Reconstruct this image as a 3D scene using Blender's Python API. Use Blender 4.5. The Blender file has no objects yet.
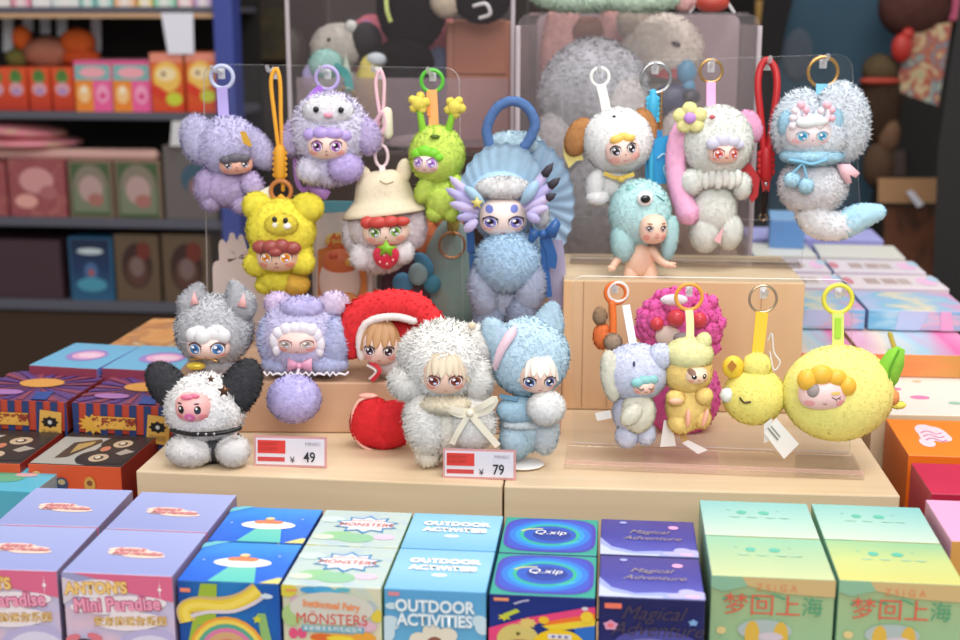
import bpy, bmesh, math, random
import numpy as np
from mathutils import Vector, Matrix
from mathutils.geometry import tessellate_polygon
random.seed(7); RNG = np.random.default_rng(7)
SC = bpy.context.scene; COL = SC.collection
# ------------------------------------------------------------------ camera, world, lights, exposure
FPX = 1333.0; CAMZ = 0.506
YAW = math.radians(6.5); PIT = math.radians(12.9)
cam_d = bpy.data.cameras.new('camera'); cam = bpy.data.objects.new('camera', cam_d); COL.objects.link(cam)
cam.location = (0, 0, CAMZ); cam.rotation_euler = (math.pi/2-PIT, 0, YAW)
cam_d.sensor_width = 36; cam_d.lens = 36*FPX/960; cam_d.clip_start = .05
cam_d.dof.use_dof = True; cam_d.dof.focus_distance = 1.14; cam_d.dof.aperture_fstop = 5.6
SC.camera = cam
SC.view_settings.view_transform = 'Standard'; SC.view_settings.look = 'None'
SC.view_settings.gamma = 1; SC.view_settings.exposure = 0.06; SC.view_settings.use_curve_mapping = False
SC.cycles.transparent_max_bounces = 40
W = bpy.data.worlds.new('shop_air'); SC.world = W; W.use_nodes = True
W.node_tree.nodes['Background'].inputs[0].default_value = (1, .97, .95, 1)
W.node_tree.nodes['Background'].inputs[1].default_value = .5
def area(name, loc, target, sx, sy, power, color=(1, .98, .965)):
    l = bpy.data.lights.new(name, 'AREA'); l.shape = 'RECTANGLE'; l.size = sx; l.size_y = sy; l.energy = power; l.color = color
    o = bpy.data.objects.new(name, l); COL.objects.link(o); o.location = loc
    o.rotation_euler = (Vector(target)-Vector(loc)).to_track_quat('-Z', 'Y').to_euler(); return o
area('ceiling_light_over_table', (.45, .55, 1.95), (.15, 1.2, .15), 1.3, .7, 25)
area('front_fill_light', (.15, -.7, 1.3), (.05, 1.25, .25), 1.6, .8, 22)  # added low fill, stands for light bounced back from the store
area('rear_fill_light', (-.1, 1.95, 1.8), (-.05, 1.42, .2), 1.3, .4, 9)  # added lamp, brightens the dark goods behind the left board
area('ceiling_light_aisle', (-.7, 2.1, 2.0), (-.7, 2.5, .2), .9, .35, 2)

R_ = Vector((math.cos(YAW), math.sin(YAW), 0)); FH = Vector((-math.sin(YAW), math.cos(YAW), 0)); UP = Vector((0, 0, 1))
F_ = FH*math.cos(PIT)-UP*math.sin(PIT); U_ = FH*math.sin(PIT)+UP*math.cos(PIT); C_ = Vector((0, 0, CAMZ))
def ray(px, py): return F_+R_*((px-480)/FPX)+U_*((320-py)/FPX)
def at(px, py, Y):
    d = ray(px, py); return C_+d*(Y/d.y)
def gz(px, py, z):
    d = ray(px, py); return C_+d*((z-CAMZ)/d.z)
def pxs(Y): return Y*.99/FPX                       # metres for one unit of size at distance Y

# ------------------------------------------------------------------ materials
def lin(h):
    h = h.lstrip('#'); c = [int(h[i:i+2], 16)/255 for i in (0, 2, 4)]
    return tuple((x/12.92 if x <= .04045 else ((x+.055)/1.055)**2.4) for x in c)+(1,)
MATS = {}
def _new(key):
    m = bpy.data.materials.new(key); m.use_nodes = True; nt = m.node_tree
    return m, nt, nt.nodes['Principled BSDF']
def mat(c, rough=.5, metal=0, spec=.5, var=0, scale=60, coat=0):
    k = ('m', c, rough, metal, spec, var, scale, coat)
    if k in MATS: return MATS[k]
    m, nt, b = _new('plain_'+c.strip('#')); b.inputs['Base Color'].default_value = lin(c)
    b.inputs['Roughness'].default_value = rough; b.inputs['Metallic'].default_value = metal
    b.inputs['Specular IOR Level'].default_value = spec; b.inputs['Coat Weight'].default_value = coat
    if var: _var(nt, b, c, var, scale)
    MATS[k] = m; return m
def _var(nt, b, c, var, scale):
    tc = nt.nodes.new('ShaderNodeTexCoord'); n = nt.nodes.new('ShaderNodeTexNoise'); n.inputs['Scale'].default_value = scale; n.inputs['Detail'].default_value = 4
    r = nt.nodes.new('ShaderNodeValToRGB'); L = lin(c)
    r.color_ramp.elements[0].position = .3; r.color_ramp.elements[1].position = .7
    r.color_ramp.elements[0].color = tuple(max(0, x*(1-var)) for x in L[:3])+(1,); r.color_ramp.elements[1].color = tuple(min(1, x*(1+var)) for x in L[:3])+(1,)
    nt.links.new(tc.outputs['Object'], n.inputs['Vector']); nt.links.new(n.outputs['Fac'], r.inputs[0]); nt.links.new(r.outputs[0], b.inputs['Base Color'])
def furm(c, var=.16, scale=160):
    k = ('f', c, var)
    if k in MATS: return MATS[k]
    m, nt, b = _new('plush_'+c.strip('#')); b.inputs['Roughness'].default_value = .95; b.inputs['Specular IOR Level'].default_value = .1
    L = lin(c); c2 = '#%02X%02X%02X' % tuple(int(round(255*min(.97, (int(c[i:i+2], 16)/255)**.73))) for i in (1, 3, 5))
    _var(nt, b, c2, var*.7, scale)
    tc = nt.nodes.new('ShaderNodeTexCoord'); nz = nt.nodes.new('ShaderNodeTexNoise'); nz.inputs['Scale'].default_value = 900; nz.inputs['Detail'].default_value = 2
    bp = nt.nodes.new('ShaderNodeBump'); bp.inputs['Strength'].default_value = .35; bp.inputs['Distance'].default_value = .001
    nt.links.new(tc.outputs['Object'], nz.inputs['Vector']); nt.links.new(nz.outputs['Fac'], bp.inputs['Height']); nt.links.new(bp.outputs[0], b.inputs['Normal'])
    MATS[k] = m; return m
def grad(cols, axis='Z', rough=.35, noise=0, nscale=3, coat=0, spot=None):
    """printed colour gradient over the bounding box, optionally wobbled by noise"""
    k = ('g', tuple(cols), axis, rough, noise, nscale, coat)
    if k in MATS: return MATS[k]
    m, nt, b = _new('print_'+cols[0].strip('#')); b.inputs['Roughness'].default_value = rough; b.inputs['Coat Weight'].default_value = coat
    tc = nt.nodes.new('ShaderNodeTexCoord'); sp = nt.nodes.new('ShaderNodeSeparateXYZ'); nt.links.new(tc.outputs['Generated'], sp.inputs[0])
    src = sp.outputs[{'X': 0, 'Y': 1, 'Z': 2}[axis]]
    if noise:
        n = nt.nodes.new('ShaderNodeTexNoise'); n.inputs['Scale'].default_value = nscale; n.inputs['Detail'].default_value = 2
        nt.links.new(tc.outputs['Generated'], n.inputs['Vector'])
        ma = nt.nodes.new('ShaderNodeMath'); ma.operation = 'MULTIPLY_ADD'; ma.inputs[1].default_value = noise; ma.inputs[2].default_value = -noise*.5
        nt.links.new(n.outputs['Fac'], ma.inputs[0]); ad = nt.nodes.new('ShaderNodeMath'); nt.links.new(ma.outputs[0], ad.inputs[0]); nt.links.new(src, ad.inputs[1]); src = ad.outputs[0]
    r = nt.nodes.new('ShaderNodeValToRGB'); e = r.color_ramp.elements
    while len(e) < len(cols): e.new(.5)
    for i, c in enumerate(cols): e[i].position = i/(len(cols)-1); e[i].color = lin(c)
    nt.links.new(src, r.inputs[0]); nt.links.new(r.outputs[0], b.inputs['Base Color']); MATS[k] = m; return m
def swirl(cols, scale=4, rough=.35, dist=1.0):
    """printed artwork of soft patches of several colours"""
    k = ('s', tuple(cols), scale, rough, dist)
    if k in MATS: return MATS[k]
    m, nt, b = _new('art_'+cols[0].strip('#')); b.inputs['Roughness'].default_value = rough
    tc = nt.nodes.new('ShaderNodeTexCoord'); n = nt.nodes.new('ShaderNodeTexNoise'); n.inputs['Scale'].default_value = scale; n.inputs['Detail'].default_value = 2; n.inputs['Distortion'].default_value = dist
    nt.links.new(tc.outputs['Generated'], n.inputs['Vector']); r = nt.nodes.new('ShaderNodeValToRGB'); e = r.color_ramp.elements
    while len(e) < len(cols): e.new(.5)
    for i, c in enumerate(cols): e[i].position = .25+.5*i/(len(cols)-1); e[i].color = lin(c)
    nt.links.new(n.outputs['Fac'], r.inputs[0]); nt.links.new(r.outputs[0], b.inputs['Base Color']); MATS[k] = m; return m
def wood(c1, c2, axis='X', sc=1.0):
    k = ('w', c1, c2, axis, sc)
    if k in MATS: return MATS[k]
    m, nt, b = _new('wood_'+c1.strip('#')); b.inputs['Roughness'].default_value = .5
    tc = nt.nodes.new('ShaderNodeTexCoord'); mp = nt.nodes.new('ShaderNodeMapping')
    mp.inputs['Scale'].default_value = {'X': (3*sc, 40*sc, 40*sc), 'Z': (40*sc, 40*sc, 3*sc)}[axis]
    n = nt.nodes.new('ShaderNodeTexNoise'); n.inputs['Scale'].default_value = 1; n.inputs['Detail'].default_value = 5; n.inputs['Distortion'].default_value = .6
    nt.links.new(tc.outputs['Object'], mp.inputs[0]); nt.links.new(mp.outputs[0], n.inputs['Vector'])
    r = nt.nodes.new('ShaderNodeValToRGB'); r.color_ramp.elements[0].position = .3; r.color_ramp.elements[1].position = .7
    r.color_ramp.elements[0].color = lin(c1); r.color_ramp.elements[1].color = lin(c2)
    nt.links.new(n.outputs['Fac'], r.inputs[0]); nt.links.new(r.outputs[0], b.inputs['Base Color']); MATS[k] = m; return m
def clear(tint='#F6F8FA', refl=.5, haze=0.0, hazec='#D8D0D4', rough=.04):
    """thin clear acrylic sheet: straight-through transmission, fresnel reflection, a little haze"""
    k = ('c', tint, refl, haze, hazec, rough)
    if k in MATS: return MATS[k]
    m = bpy.data.materials.new('clear_acrylic'); m.use_nodes = True; nt = m.node_tree; nt.nodes.clear()
    out = nt.nodes.new('ShaderNodeOutputMaterial'); tr = nt.nodes.new('ShaderNodeBsdfTransparent'); tr.inputs[0].default_value = lin(tint)
    gl = nt.nodes.new('ShaderNodeBsdfGlossy'); gl.inputs['Roughness'].default_value = rough
    fr = nt.nodes.new('ShaderNodeFresnel'); fr.inputs[0].default_value = 1.3
    mu = nt.nodes.new('ShaderNodeMath'); mu.operation = 'MULTIPLY'; mu.inputs[1].default_value = refl; nt.links.new(fr.outputs[0], mu.inputs[0])
    di = nt.nodes.new('ShaderNodeBsdfDiffuse'); di.inputs[0].default_value = lin(hazec)
    m1 = nt.nodes.new('ShaderNodeMixShader'); m1.inputs[0].default_value = haze; nt.links.new(tr.outputs[0], m1.inputs[1]); nt.links.new(di.outputs[0], m1.inputs[2])
    m2 = nt.nodes.new('ShaderNodeMixShader'); nt.links.new(mu.outputs[0], m2.inputs[0]); nt.links.new(m1.outputs[0], m2.inputs[1]); nt.links.new(gl.outputs[0], m2.inputs[2])
    nt.links.new(m2.outputs[0], out.inputs[0]); MATS[k] = m; return m
EDGE = None

# ------------------------------------------------------------------ mesh helpers
_ico = {}
def ico(sub):
    if sub not in _ico:
        bm = bmesh.new(); bmesh.ops.create_icosphere(bm, subdivisions=sub, radius=1)
        _ico[sub] = (np.array([v.co[:] for v in bm.verts]), np.array([[v.index for v in f.verts] for f in bm.faces])); bm.free()
    return _ico[sub]
def vnorm(V, F):
    n = np.cross(V[F[:, 1]]-V[F[:, 0]], V[F[:, 2]]-V[F[:, 0]]); N = np.zeros_like(V)
    for i in range(F.shape[1]): np.add.at(N, F[:, i], n)
    l = np.linalg.norm(N, axis=1, keepdims=True); return N/np.where(l < 1e-15, 1, l)
def fuzz(V, F, L, lean=.55, droop=.25):
    """connected pile: a pointed lock leans out of one edge of every face of the skin"""
    N = vnorm(V, F); k = len(F); m = F.shape[1]; e = RNG.integers(0, m, k); ar = np.arange(k)
    A, B = F[ar, e], F[ar, (e+1) % m]; n = N[A]+N[B]; n /= np.linalg.norm(n, axis=1, keepdims=True)+1e-12
    ed = V[B]-V[A]; t = np.cross(n, ed); t /= np.linalg.norm(t, axis=1, keepdims=True)+1e-12
    sg = np.where(RNG.random((k, 1)) < .5+.9*droop*-t[:, 2:3], 1., -1.); th = RNG.uniform(.92, 1.38, (k, 1))-.3*(lean-.55)
    d = n*np.cos(th)+t*sg*np.sin(th); d += RNG.normal(size=(k, 3))*.15
    T = (V[A]+V[B])/2+d*L*RNG.uniform(.4, 1.2, (k, 1)); ti = ar+len(V)
    g = np.cross(V[B]-V[A], T-V[A]); fl = (g*n).sum(1) < 0
    bl = np.stack([np.where(fl, B, A), np.where(fl, A, B), ti], 1)
    V2 = V+N*(RNG.normal(size=(len(V), 1))*.04*L)
    tn = n+RNG.normal(size=(k, 3))*.16; tn /= np.linalg.norm(tn, axis=1, keepdims=True)
    if m == 4: F = np.vstack([F[:, [0, 1, 2]], F[:, [0, 2, 3]]])
    return np.vstack([V2, T]), np.vstack([F, bl]), np.vstack([N, tn])
class MB:
    def __init__(s): s.V = []; s.L = []; s.T = []; s.M = []; s.N = []; s.n = 0; s.mats = []; s.flat = []
    def mi(s, m):
        if m not in s.mats: s.mats.append(m)
        return s.mats.index(m)
    def add(s, V, F, m, N=None, flat=False):
        V = np.asarray(V, float); i = s.mi(m)
        s.V.append(V); s.N.append(np.zeros_like(V) if N is None else N)
        if isinstance(F, np.ndarray): s.L.append((F+s.n).ravel()); s.T.append(np.full(len(F), F.shape[1])); k = len(F)
        else:
            s.L.append(np.array([x+s.n for f in F for x in f], int)); s.T.append(np.array([len(f) for f in F], int)); k = len(F)
        s.M.append(np.full(k, i)); s.flat.append(np.full(k, not flat)); s.n += len(V); return s
    def build(s, name, parent=None, loc=(0, 0, 0), rz=0):
        me = bpy.data.meshes.new(name); V = np.vstack(s.V); L = np.concatenate(s.L); T = np.concatenate(s.T)
        if parent is not None and loc == (0, 0, 0): V = V-np.array(parent.matrix_world.translation if False else ORG[parent])
        me.vertices.add(len(V)); me.vertices.foreach_set('co', V.ravel()); me.loops.add(len(L)); me.loops.foreach_set('vertex_index', L.astype(np.int32))
        me.polygons.add(len(T)); me.polygons.foreach_set('loop_start', np.concatenate([[0], np.cumsum(T)[:-1]]).astype(np.int32))
        me.polygons.foreach_set('material_index', np.concatenate(s.M).astype(np.int32)); me.polygons.foreach_set('use_smooth', np.concatenate(s.flat))
        for m in s.mats: me.materials.append(m)
        me.update(calc_edges=True); me.validate()
        N = np.vstack(s.N)
        if np.abs(N).sum() > 0 and len(N) == len(me.vertices): me.normals_split_custom_set_from_vertices(N.tolist())
        o = bpy.data.objects.new(name, me); COL.objects.link(o); o.location = loc; o.rotation_euler = (0, 0, rz)
        ORG[o] = (0, 0, 0)
        if parent is not None: o.parent = parent; ORG[o] = ORG[parent]
        return o
ORG = {}
def tag(o, label=None, cat=None, group=None, kind=None):
    if label: o['label'] = label
    if cat: o['category'] = cat
    if group: o['group'] = group
    if kind: o['kind'] = kind
    return o
def boxg(c, h, ax=None):
    """box vertices and faces; c centre, h half sizes"""
    X, Y, Z = ax or (Vector((1, 0, 0)), Vector((0, 1, 0)), Vector((0, 0, 1)))
    V = [Vector(c)+X*(a*h[0])+Y*(b*h[1])+Z*(d*h[2]) for a in (-1, 1) for b in (-1, 1) for d in (-1, 1)]
    return np.array(V), [(0, 1, 3, 2), (4, 6, 7, 5), (0, 4, 5, 1), (2, 3, 7, 6), (0, 2, 6, 4), (1, 5, 7, 3)]
def bevbox(mb, c, h, b, m, rz=0, mats=None):
    """bevelled box; mats may give (top, front, side) materials"""
    bm = bmesh.new(); bmesh.ops.create_cube(bm, size=1); bmesh.ops.scale(bm, vec=(2*h[0], 2*h[1], 2*h[2]), verts=bm.verts)
    if b: bmesh.ops.bevel(bm, geom=list(bm.edges), offset=b, segments=2, profile=.5, affect='EDGES')
    bm.normal_update()
    V = np.array([v.co[:] for v in bm.verts]); cr, sr = math.cos(rz), math.sin(rz)
    V = np.stack([V[:, 0]*cr-V[:, 1]*sr+c[0], V[:, 0]*sr+V[:, 1]*cr+c[1], V[:, 2]+c[2]], 1)
    if mats is None: mb.add(V, [[v.index for v in f.verts] for f in bm.faces], m, flat=True)
    else:
        g = {0: [], 1: [], 2: []}
        for f in bm.faces: g[0 if f.normal.z > .6 else 1 if f.normal.y < -.6 else 2].append([v.index for v in f.verts])
        for k in g:
            if g[k]:
                used = sorted({i for f in g[k] for i in f}); mp = {i: j for j, i in enumerate(used)}
                mb.add(V[used], [[mp[i] for i in f] for f in g[k]], mats[k], flat=True)
    bm.free(); return mb
def tubeg(P, r, n=10, closed=False, cap=True):
    P = [Vector(p) for p in P]; k = len(P); rr = r if isinstance(r, (list, tuple)) else [r]*k
    V = []; F = []; up = None
    for i in range(k):
        a = P[(i-1) % k] if (closed or i) else P[0]; b = P[(i+1) % k] if (closed or i < k-1) else P[-1]
        t = (b-a).normalized()
        if up is None:
            up = Vector((0, 1, 0)) if abs(t.y) < .9 else Vector((1, 0, 0))
        up = (up-t*up.dot(t)).normalized(); s = t.cross(up)
        for j in range(n):
            q = 2*math.pi*j/n; V.append(P[i]+(up*math.cos(q)+s*math.sin(q))*rr[i])
    for i in range(k if closed else k-1):
        for j in range(n):
            a, b = i*n+j, i*n+(j+1) % n; c, d = ((i+1) % k)*n+(j+1) % n, ((i+1) % k)*n+j; F.append((a, b, c, d))
    V = [v[:] for v in V]
    return np.array(V), np.array(F)
def smoothpath(P, m=6):
    """Catmull-Rom through points (tuples of any length)"""
    P = [np.array(p, float) for p in P]; out = []
    for i in range(len(P)-1):
        p0, p1, p2, p3 = P[max(i-1, 0)], P[i], P[i+1], P[min(i+2, len(P)-1)]
        for j in range(m):
            t = j/m; out.append(.5*((2*p1)+(-p0+p2)*t+(2*p0-5*p1+4*p2-p3)*t*t+(-p0+3*p1-3*p2+p3)*t**3))
    out.append(P[-1]); return out
def addtext(parent, s, size, o, X, Y, m, name='lettering', align='CENTER', bold=0, local=True, label=None, shear=0, sx=1):
    cu = bpy.data.curves.new(name, 'FONT'); cu.body = s; cu.size = size; cu.align_x = align; cu.align_y = 'CENTER'; cu.offset = bold; cu.shear = shear; cu.resolution_u = 3
    ob = bpy.data.objects.new('tmp', cu); COL.objects.link(ob); dg = bpy.context.evaluated_depsgraph_get(); dg.update()
    me = bpy.data.meshes.new_from_object(ob.evaluated_get(dg)); bpy.data.objects.remove(ob); bpy.data.curves.remove(cu)
    X = Vector(X).normalized()*sx; Y = Vector(Y).normalized(); Z = X.cross(Y).normalized(); o = Vector(o)
    if not local: o = o-Vector(ORG[parent])
    me.transform(Matrix(((X.x, Y.x, Z.x, o.x), (X.y, Y.y, Z.y, o.y), (X.z, Y.z, Z.z, o.z), (0, 0, 0, 1))))
    me.materials.clear(); me.materials.append(m); me.name = name
    ob = bpy.data.objects.new(name, me); COL.objects.link(ob); ob.parent = parent; ORG[ob] = ORG[parent]
    if label: ob['label'] = label
    return ob

# ------------------------------------------------------------------ a thing made of parts (plush toys, charms)
class Toy:
    def __init__(s, name, label, cat, px, py, Y, group=None):
        s.Y = Y; s.s = pxs(Y); o = bpy.data.objects.new(name, None); COL.objects.link(o); p = at(px, py, Y); o.location = p; o.empty_display_size = .01
        ORG[o] = tuple(p); s.o = o; tag(o, label, cat, group)
    def p(s, px, py, dy=0): return at(px, py, s.Y+dy*s.s)
    def frame(s, roll=0, yaw=0, tilt=0):
        c, n = math.cos(math.radians(roll)), math.sin(math.radians(roll))
        m = Matrix.Rotation(math.radians(yaw), 3, UP)
        r, f, u = m @ R_, m @ FH, UP.copy()
        t = Matrix.Rotation(math.radians(tilt), 3, r); f, u = t @ f, t @ u
        return r*c+u*n, f, u*c-r*n                     # roll is counter-clockwise as seen
    def blobg(s, px, py, dy, rx, ry, rd=None, roll=0, yaw=0, tilt=0, sub=3, sh=None):
        V, F = ico(sub); V = V.copy(); rd = rd if rd is not None else min(rx, ry)
        if sh: V = sh(V)
        X, Y, Z = s.frame(roll, yaw, tilt); c = np.array(s.p(px, py, dy))
        return c+s.s*(V[:, :1]*rx*np.array(X)+V[:, 1:2]*rd*np.array(Y)+V[:, 2:]*ry*np.array(Z)), F
    def fur(s, name, m, blobs, L=4, parent=None, sub=None, droop=.25, lean=.55, label=None):
        mb = MB()
        for b in blobs if isinstance(blobs, list) else [blobs]:
            kw = dict(b[-1]) if isinstance(b[-1], dict) else {}; a = b[:-1] if kw or isinstance(b[-1], dict) else b
            mm = kw.pop('m', m); q = sub or (5 if max(a[3], a[4]) > 15 else 4 if max(a[3], a[4]) > 8 else 3)
            V, F = s.blobg(*a, sub=q, **kw); V, F, N = fuzz(V, F, L*.95*s.s, lean, droop); mb.add(V, F, mm, N)
        o = mb.build(name, parent or s.o)
        if label: o['label'] = label
        return o
    def smooth(s, name, m, blobs, parent=None, sub=3, label=None):
        mb = MB()
        for b in blobs if isinstance(blobs, list) else [blobs]:
            kw = dict(b[-1]) if isinstance(b[-1], dict) else {}; a = b[:-1] if isinstance(b[-1], dict) else b
            mm = kw.pop('m', m); V, F = s.blobg(*a, sub=kw.pop('sub', sub), **kw); mb.add(V, F, mm)
        o = mb.build(name, parent or s.o)
        if label: o['label'] = label
        return o
    def tube(s, name, m, paths, r, parent=None, closed=False, n=10, fur=0, sm=True, label=None):
        mb = MB(); paths = paths if isinstance(paths[0], list) else [paths]
        for P in paths:
            P = [p if len(p) == 3 else (*p, 0) for p in P]
            rr = r
            if sm and not closed and len(P) > 2:
                if isinstance(r, (list, tuple)): PP = smoothpath([(*p, q) for p, q in zip(P, r)]); P = [tuple(x[:3]) for x in PP]; rr = [max(.1, x[3]) for x in PP]
                else: P = [tuple(x) for x in smoothpath(P)]
            W_ = [s.p(*p) for p in P]; rl = [x*s.s for x in rr] if isinstance(rr, (list, tuple)) else [rr*s.s]*len(P)
            if not closed:                              # rounded ends
                a = (W_[0]-W_[1]).normalized(); b = (W_[-1]-W_[-2]).normalized()
                W_ = [W_[0]+a*rl[0]*.95, W_[0]+a*rl[0]*.6]+W_+[W_[-1]+b*rl[-1]*.6, W_[-1]+b*rl[-1]*.95]
                rl = [rl[0]*.1, rl[0]*.75]+rl+[rl[-1]*.75, rl[-1]*.1]
            V, F = tubeg(W_, rl, n, closed)
            if fur: V, F, N = fuzz(V, F, fur*s.s); mb.add(V, F, m, N)
            else: mb.add(V, F, m)
        o = mb.build(name, parent or s.o)
        if label: o['label'] = label
        return o
    def ring(s, name, m, px, py, r, t, dy=0, ry=None, parent=None, yaw=0, label=None):
        X, Y, Z = s.frame(0, yaw); c = s.p(px, py, dy); k = 28; ry = ry or r; mb = MB()
        P = [c+(X*(r*math.cos(q))+Z*(ry*math.sin(q)))*s.s for q in [2*math.pi*i/k for i in range(k)]]
        V, F = tubeg(P, t*s.s, 10, True); mb.add(V, F, m); o = mb.build(name, parent or s.o)
        if label: o['label'] = label
        return o
    def strap(s, name, m, P, w, th=1.2, parent=None, label=None):
        """flat ribbon through points (px,py[,dy])"""
        P = [p if len(p) == 3 else (*p, 0) for p in P]; P = [tuple(x) for x in smoothpath(P, 5)] if len(P) > 2 else P
        ws = w if isinstance(w, list) else None; V = []; F = []; k = len(P)
        W_ = [s.p(*p) for p in P]
        for i, c in enumerate(W_):
            t = (W_[min(i+1, k-1)]-W_[max(i-1, 0)]).normalized(); sd = t.cross(FH); sd = sd.normalized() if sd.length > .01 else R_
            h = (ws[0]+(ws[1]-ws[0])*i/(k-1) if ws else w)*.5*s.s; n = sd.cross(t).normalized()*th*.5*s.s
            V += [c-sd*h-n, c+sd*h-n, c+sd*h+n, c-sd*h+n]
        for i in range(k-1):
            for j in range(4): a = i*4+j; b = i*4+(j+1) % 4; F.append((a, b, b+4, a+4))
        F += [(3, 2, 1, 0), tuple((k-1)*4+j for j in range(4))]
        mb = MB().add(np.array([v[:] for v in V]), F, m, flat=True); o = mb.build(name, parent or s.o)
        if label: o['label'] = label
        return o
    def slab(s, name, m, pts, dy=0, th=2, parent=None, bulge=0, label=None):
        """thick cut-out (felt, tag, leaf, feather) from an outline in (px,py)"""
        k = len(pts); c = np.mean(np.array(pts), axis=0)
        f = [s.p(x, y, dy-th/2) for x, y in pts]; b = [s.p(x, y, dy+th/2) for x, y in pts]
        cf, cb = s.p(c[0], c[1], dy-th/2-bulge), s.p(c[0], c[1], dy+th/2+bulge*.3)
        V = np.array([v[:] for v in f+b+[cf, cb]]); F = []
        for i in range(k): j = (i+1) % k; F += [(i, j, 2*k), (k+j, k+i, 2*k+1), (j, i, k+i), (j, k+i, k+j)]
        mb = MB().add(V, np.array(F), m, flat=bulge == 0); o = mb.build(name, parent or s.o)
        if label: o['label'] = label
        return o
# ------------------------------------------------------------------ doll faces
class Face:
    NP = 2.5
    def __init__(s, t, px, py, dy, rx, ry, rd, skin, roll=0, yaw=0, tilt=0, blush=None, label=None, parent=None):
        s.t = t; dy -= 3; s.c = Vector(t.p(px, py, dy)); s.rx, s.ry, s.rd = rx, ry, rd; s.X, s.Yv, s.Z = t.frame(roll, yaw, tilt); n = s.NP
        def sq(V):
            V = V.copy(); r = np.hypot(V[:, 0], V[:, 2])+1e-9; q = (np.abs(V[:, 0]/r)**n+np.abs(V[:, 2]/r)**n)**(1/n); V[:, 0] /= q; V[:, 2] /= q; return V
        mb = MB(); V, F = t.blobg(px, py, dy, rx, ry, rd, roll, yaw, tilt, sub=4, sh=sq); mb.add(V, F, mat(skin, .42))
        if blush:
            for sg in (-1, 1): s.disc(mb, sg*rx*.62, -ry*.45, rx*.2, ry*.2, mat(blush, .5), .1)
        s.o = mb.build('face', parent or t.o); s.o['label'] = label or 'smooth moulded doll face'
    def pt(s, u, v, lift=0):
        q = (abs(u/s.rx)**s.NP+abs(v/s.ry)**s.NP)**(1/s.NP); d = s.rd*math.sqrt(max(.02, 1-min(q, 1)**2))+lift
        return s.c+(s.X*u+s.Z*v-s.Yv*d)*s.t.s
    def disc(s, mb, u, v, a, b, m, lift, rot=0, k=18):
        c, sn = math.cos(math.radians(rot)), math.sin(math.radians(rot)); V = [s.pt(u, v, lift+.25)]
        for f in (.5, 1):
            for i in range(k):
                q = 2*math.pi*i/k; x, y = a*f*math.cos(q), b*f*math.sin(q); V.append(s.pt(u+x*c-y*sn, v+x*sn+y*c, lift+(.25 if f < 1 else .12)))
        F = [(0, 1+i, 1+(i+1) % k) for i in range(k)]+[(1+i, 1+k+i, 1+k+(i+1) % k) for i in range(k)]+[(1+i, 1+k+(i+1) % k, 1+(i+1) % k) for i in range(k)]
        mb.add(np.array([x[:] for x in V]), np.array(F), m)
    def line(s, mb, pts, w, m, lift=.3):
        P = smoothpath(pts, 5); V = []; F = []
        for i, p in enumerate(P):
            a, b = P[max(i-1, 0)], P[min(i+1, len(P)-1)]; t = (b-a)/(np.linalg.norm(b-a)+1e-9); h = w/2*(1 if 0 < i < len(P)-1 else .4)
            V += [s.pt(p[0]-t[1]*h, p[1]+t[0]*h, lift), s.pt(p[0]+t[1]*h, p[1]-t[0]*h, lift)]
        for i in range(len(P)-1): F += [(2*i, 2*i+1, 2*i+3, 2*i+2)]
        mb.add(np.array([x[:] for x in V]), np.array(F), m)
    def eye(s, u, v, a, b, iris='#6A5AB0', lash='#3A2A30', white='#FFF8F8', pupil='#181420', rot=0, dot=False, hi=True, style=''):
        mb = MB()
        if style == 'closed':
            s.line(mb, [(u-a, v+b*.3), (u, v-b*.5), (u+a, v+b*.3)], .9, mat(lash, .5)); s.line(mb, [(u+a*.6, v-b*.2), (u+a*.9, v-b*.9)], .7, mat(lash, .5)); s.line(mb, [(u, v-b*.4), (u+a*.1, v-b*1.3)], .7, mat(lash, .5))
        elif dot:
            s.disc(mb, u, v, a, b, mat(lash, .15, coat=.5), .3, rot); s.disc(mb, u-a*.25, v+b*.35, a*.3, b*.3, mat('#FFFFFF', .3), .7)
        else:
            s.disc(mb, u, v+b*.12, a*1.16, b*1.12, mat(lash, .4), .3, rot); s.disc(mb, u, v-b*.06, a*1.02, b*.98, mat(white, .3), .6, rot)
            s.disc(mb, u, v, a*.84, b*.9, mat(iris, .2, coat=.4), .9, rot); s.disc(mb, u, v+b*.2, a*.5, b*.5, mat(pupil, .2), 1.2)
            if hi: s.disc(mb, u-a*.3, v+b*.4, a*.26, b*.24, mat('#FFFFFF', .3), 1.5); s.disc(mb, u+a*.25, v-b*.4, a*.3, b*.22, mat('#E8E4FF', .3), 1.4)
            s.line(mb, [(u-a*1.2, v+b*.55), (u, v+b*1.2), (u+a*1.25, v+b*.6)], max(.7, b*.22), mat(lash, .4), 1.5)
        o = mb.build('eye', s.o); return o
    def eyes(s, du, v, a, b, u0=0, **k):
        return [s.eye(u0-du, v, a, b, **k), s.eye(u0+du, v, a, b, **k)]
    def mouth(s, u, v, w, c='#B04A50', smile=.4):
        mb = MB(); s.line(mb, [(u-w, v+w*smile), (u, v), (u+w, v+w*smile)], max(.8, w*.3), mat(c, .5)); return mb.build('mouth', s.o)
    def nose(s, u, v, a, c='#5A3A38', b=None):
        mb = MB(); s.disc(mb, u, v, a, b or a*.8, mat(c, .3), .4); return mb.build('nose', s.o)
    def marks(s, name, L):
        mb = MB()
        for u, v, a, b, c in L: s.disc(mb, u, v, a, b, mat(c, .5), .4)
        return mb.build(name, s.o)
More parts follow.
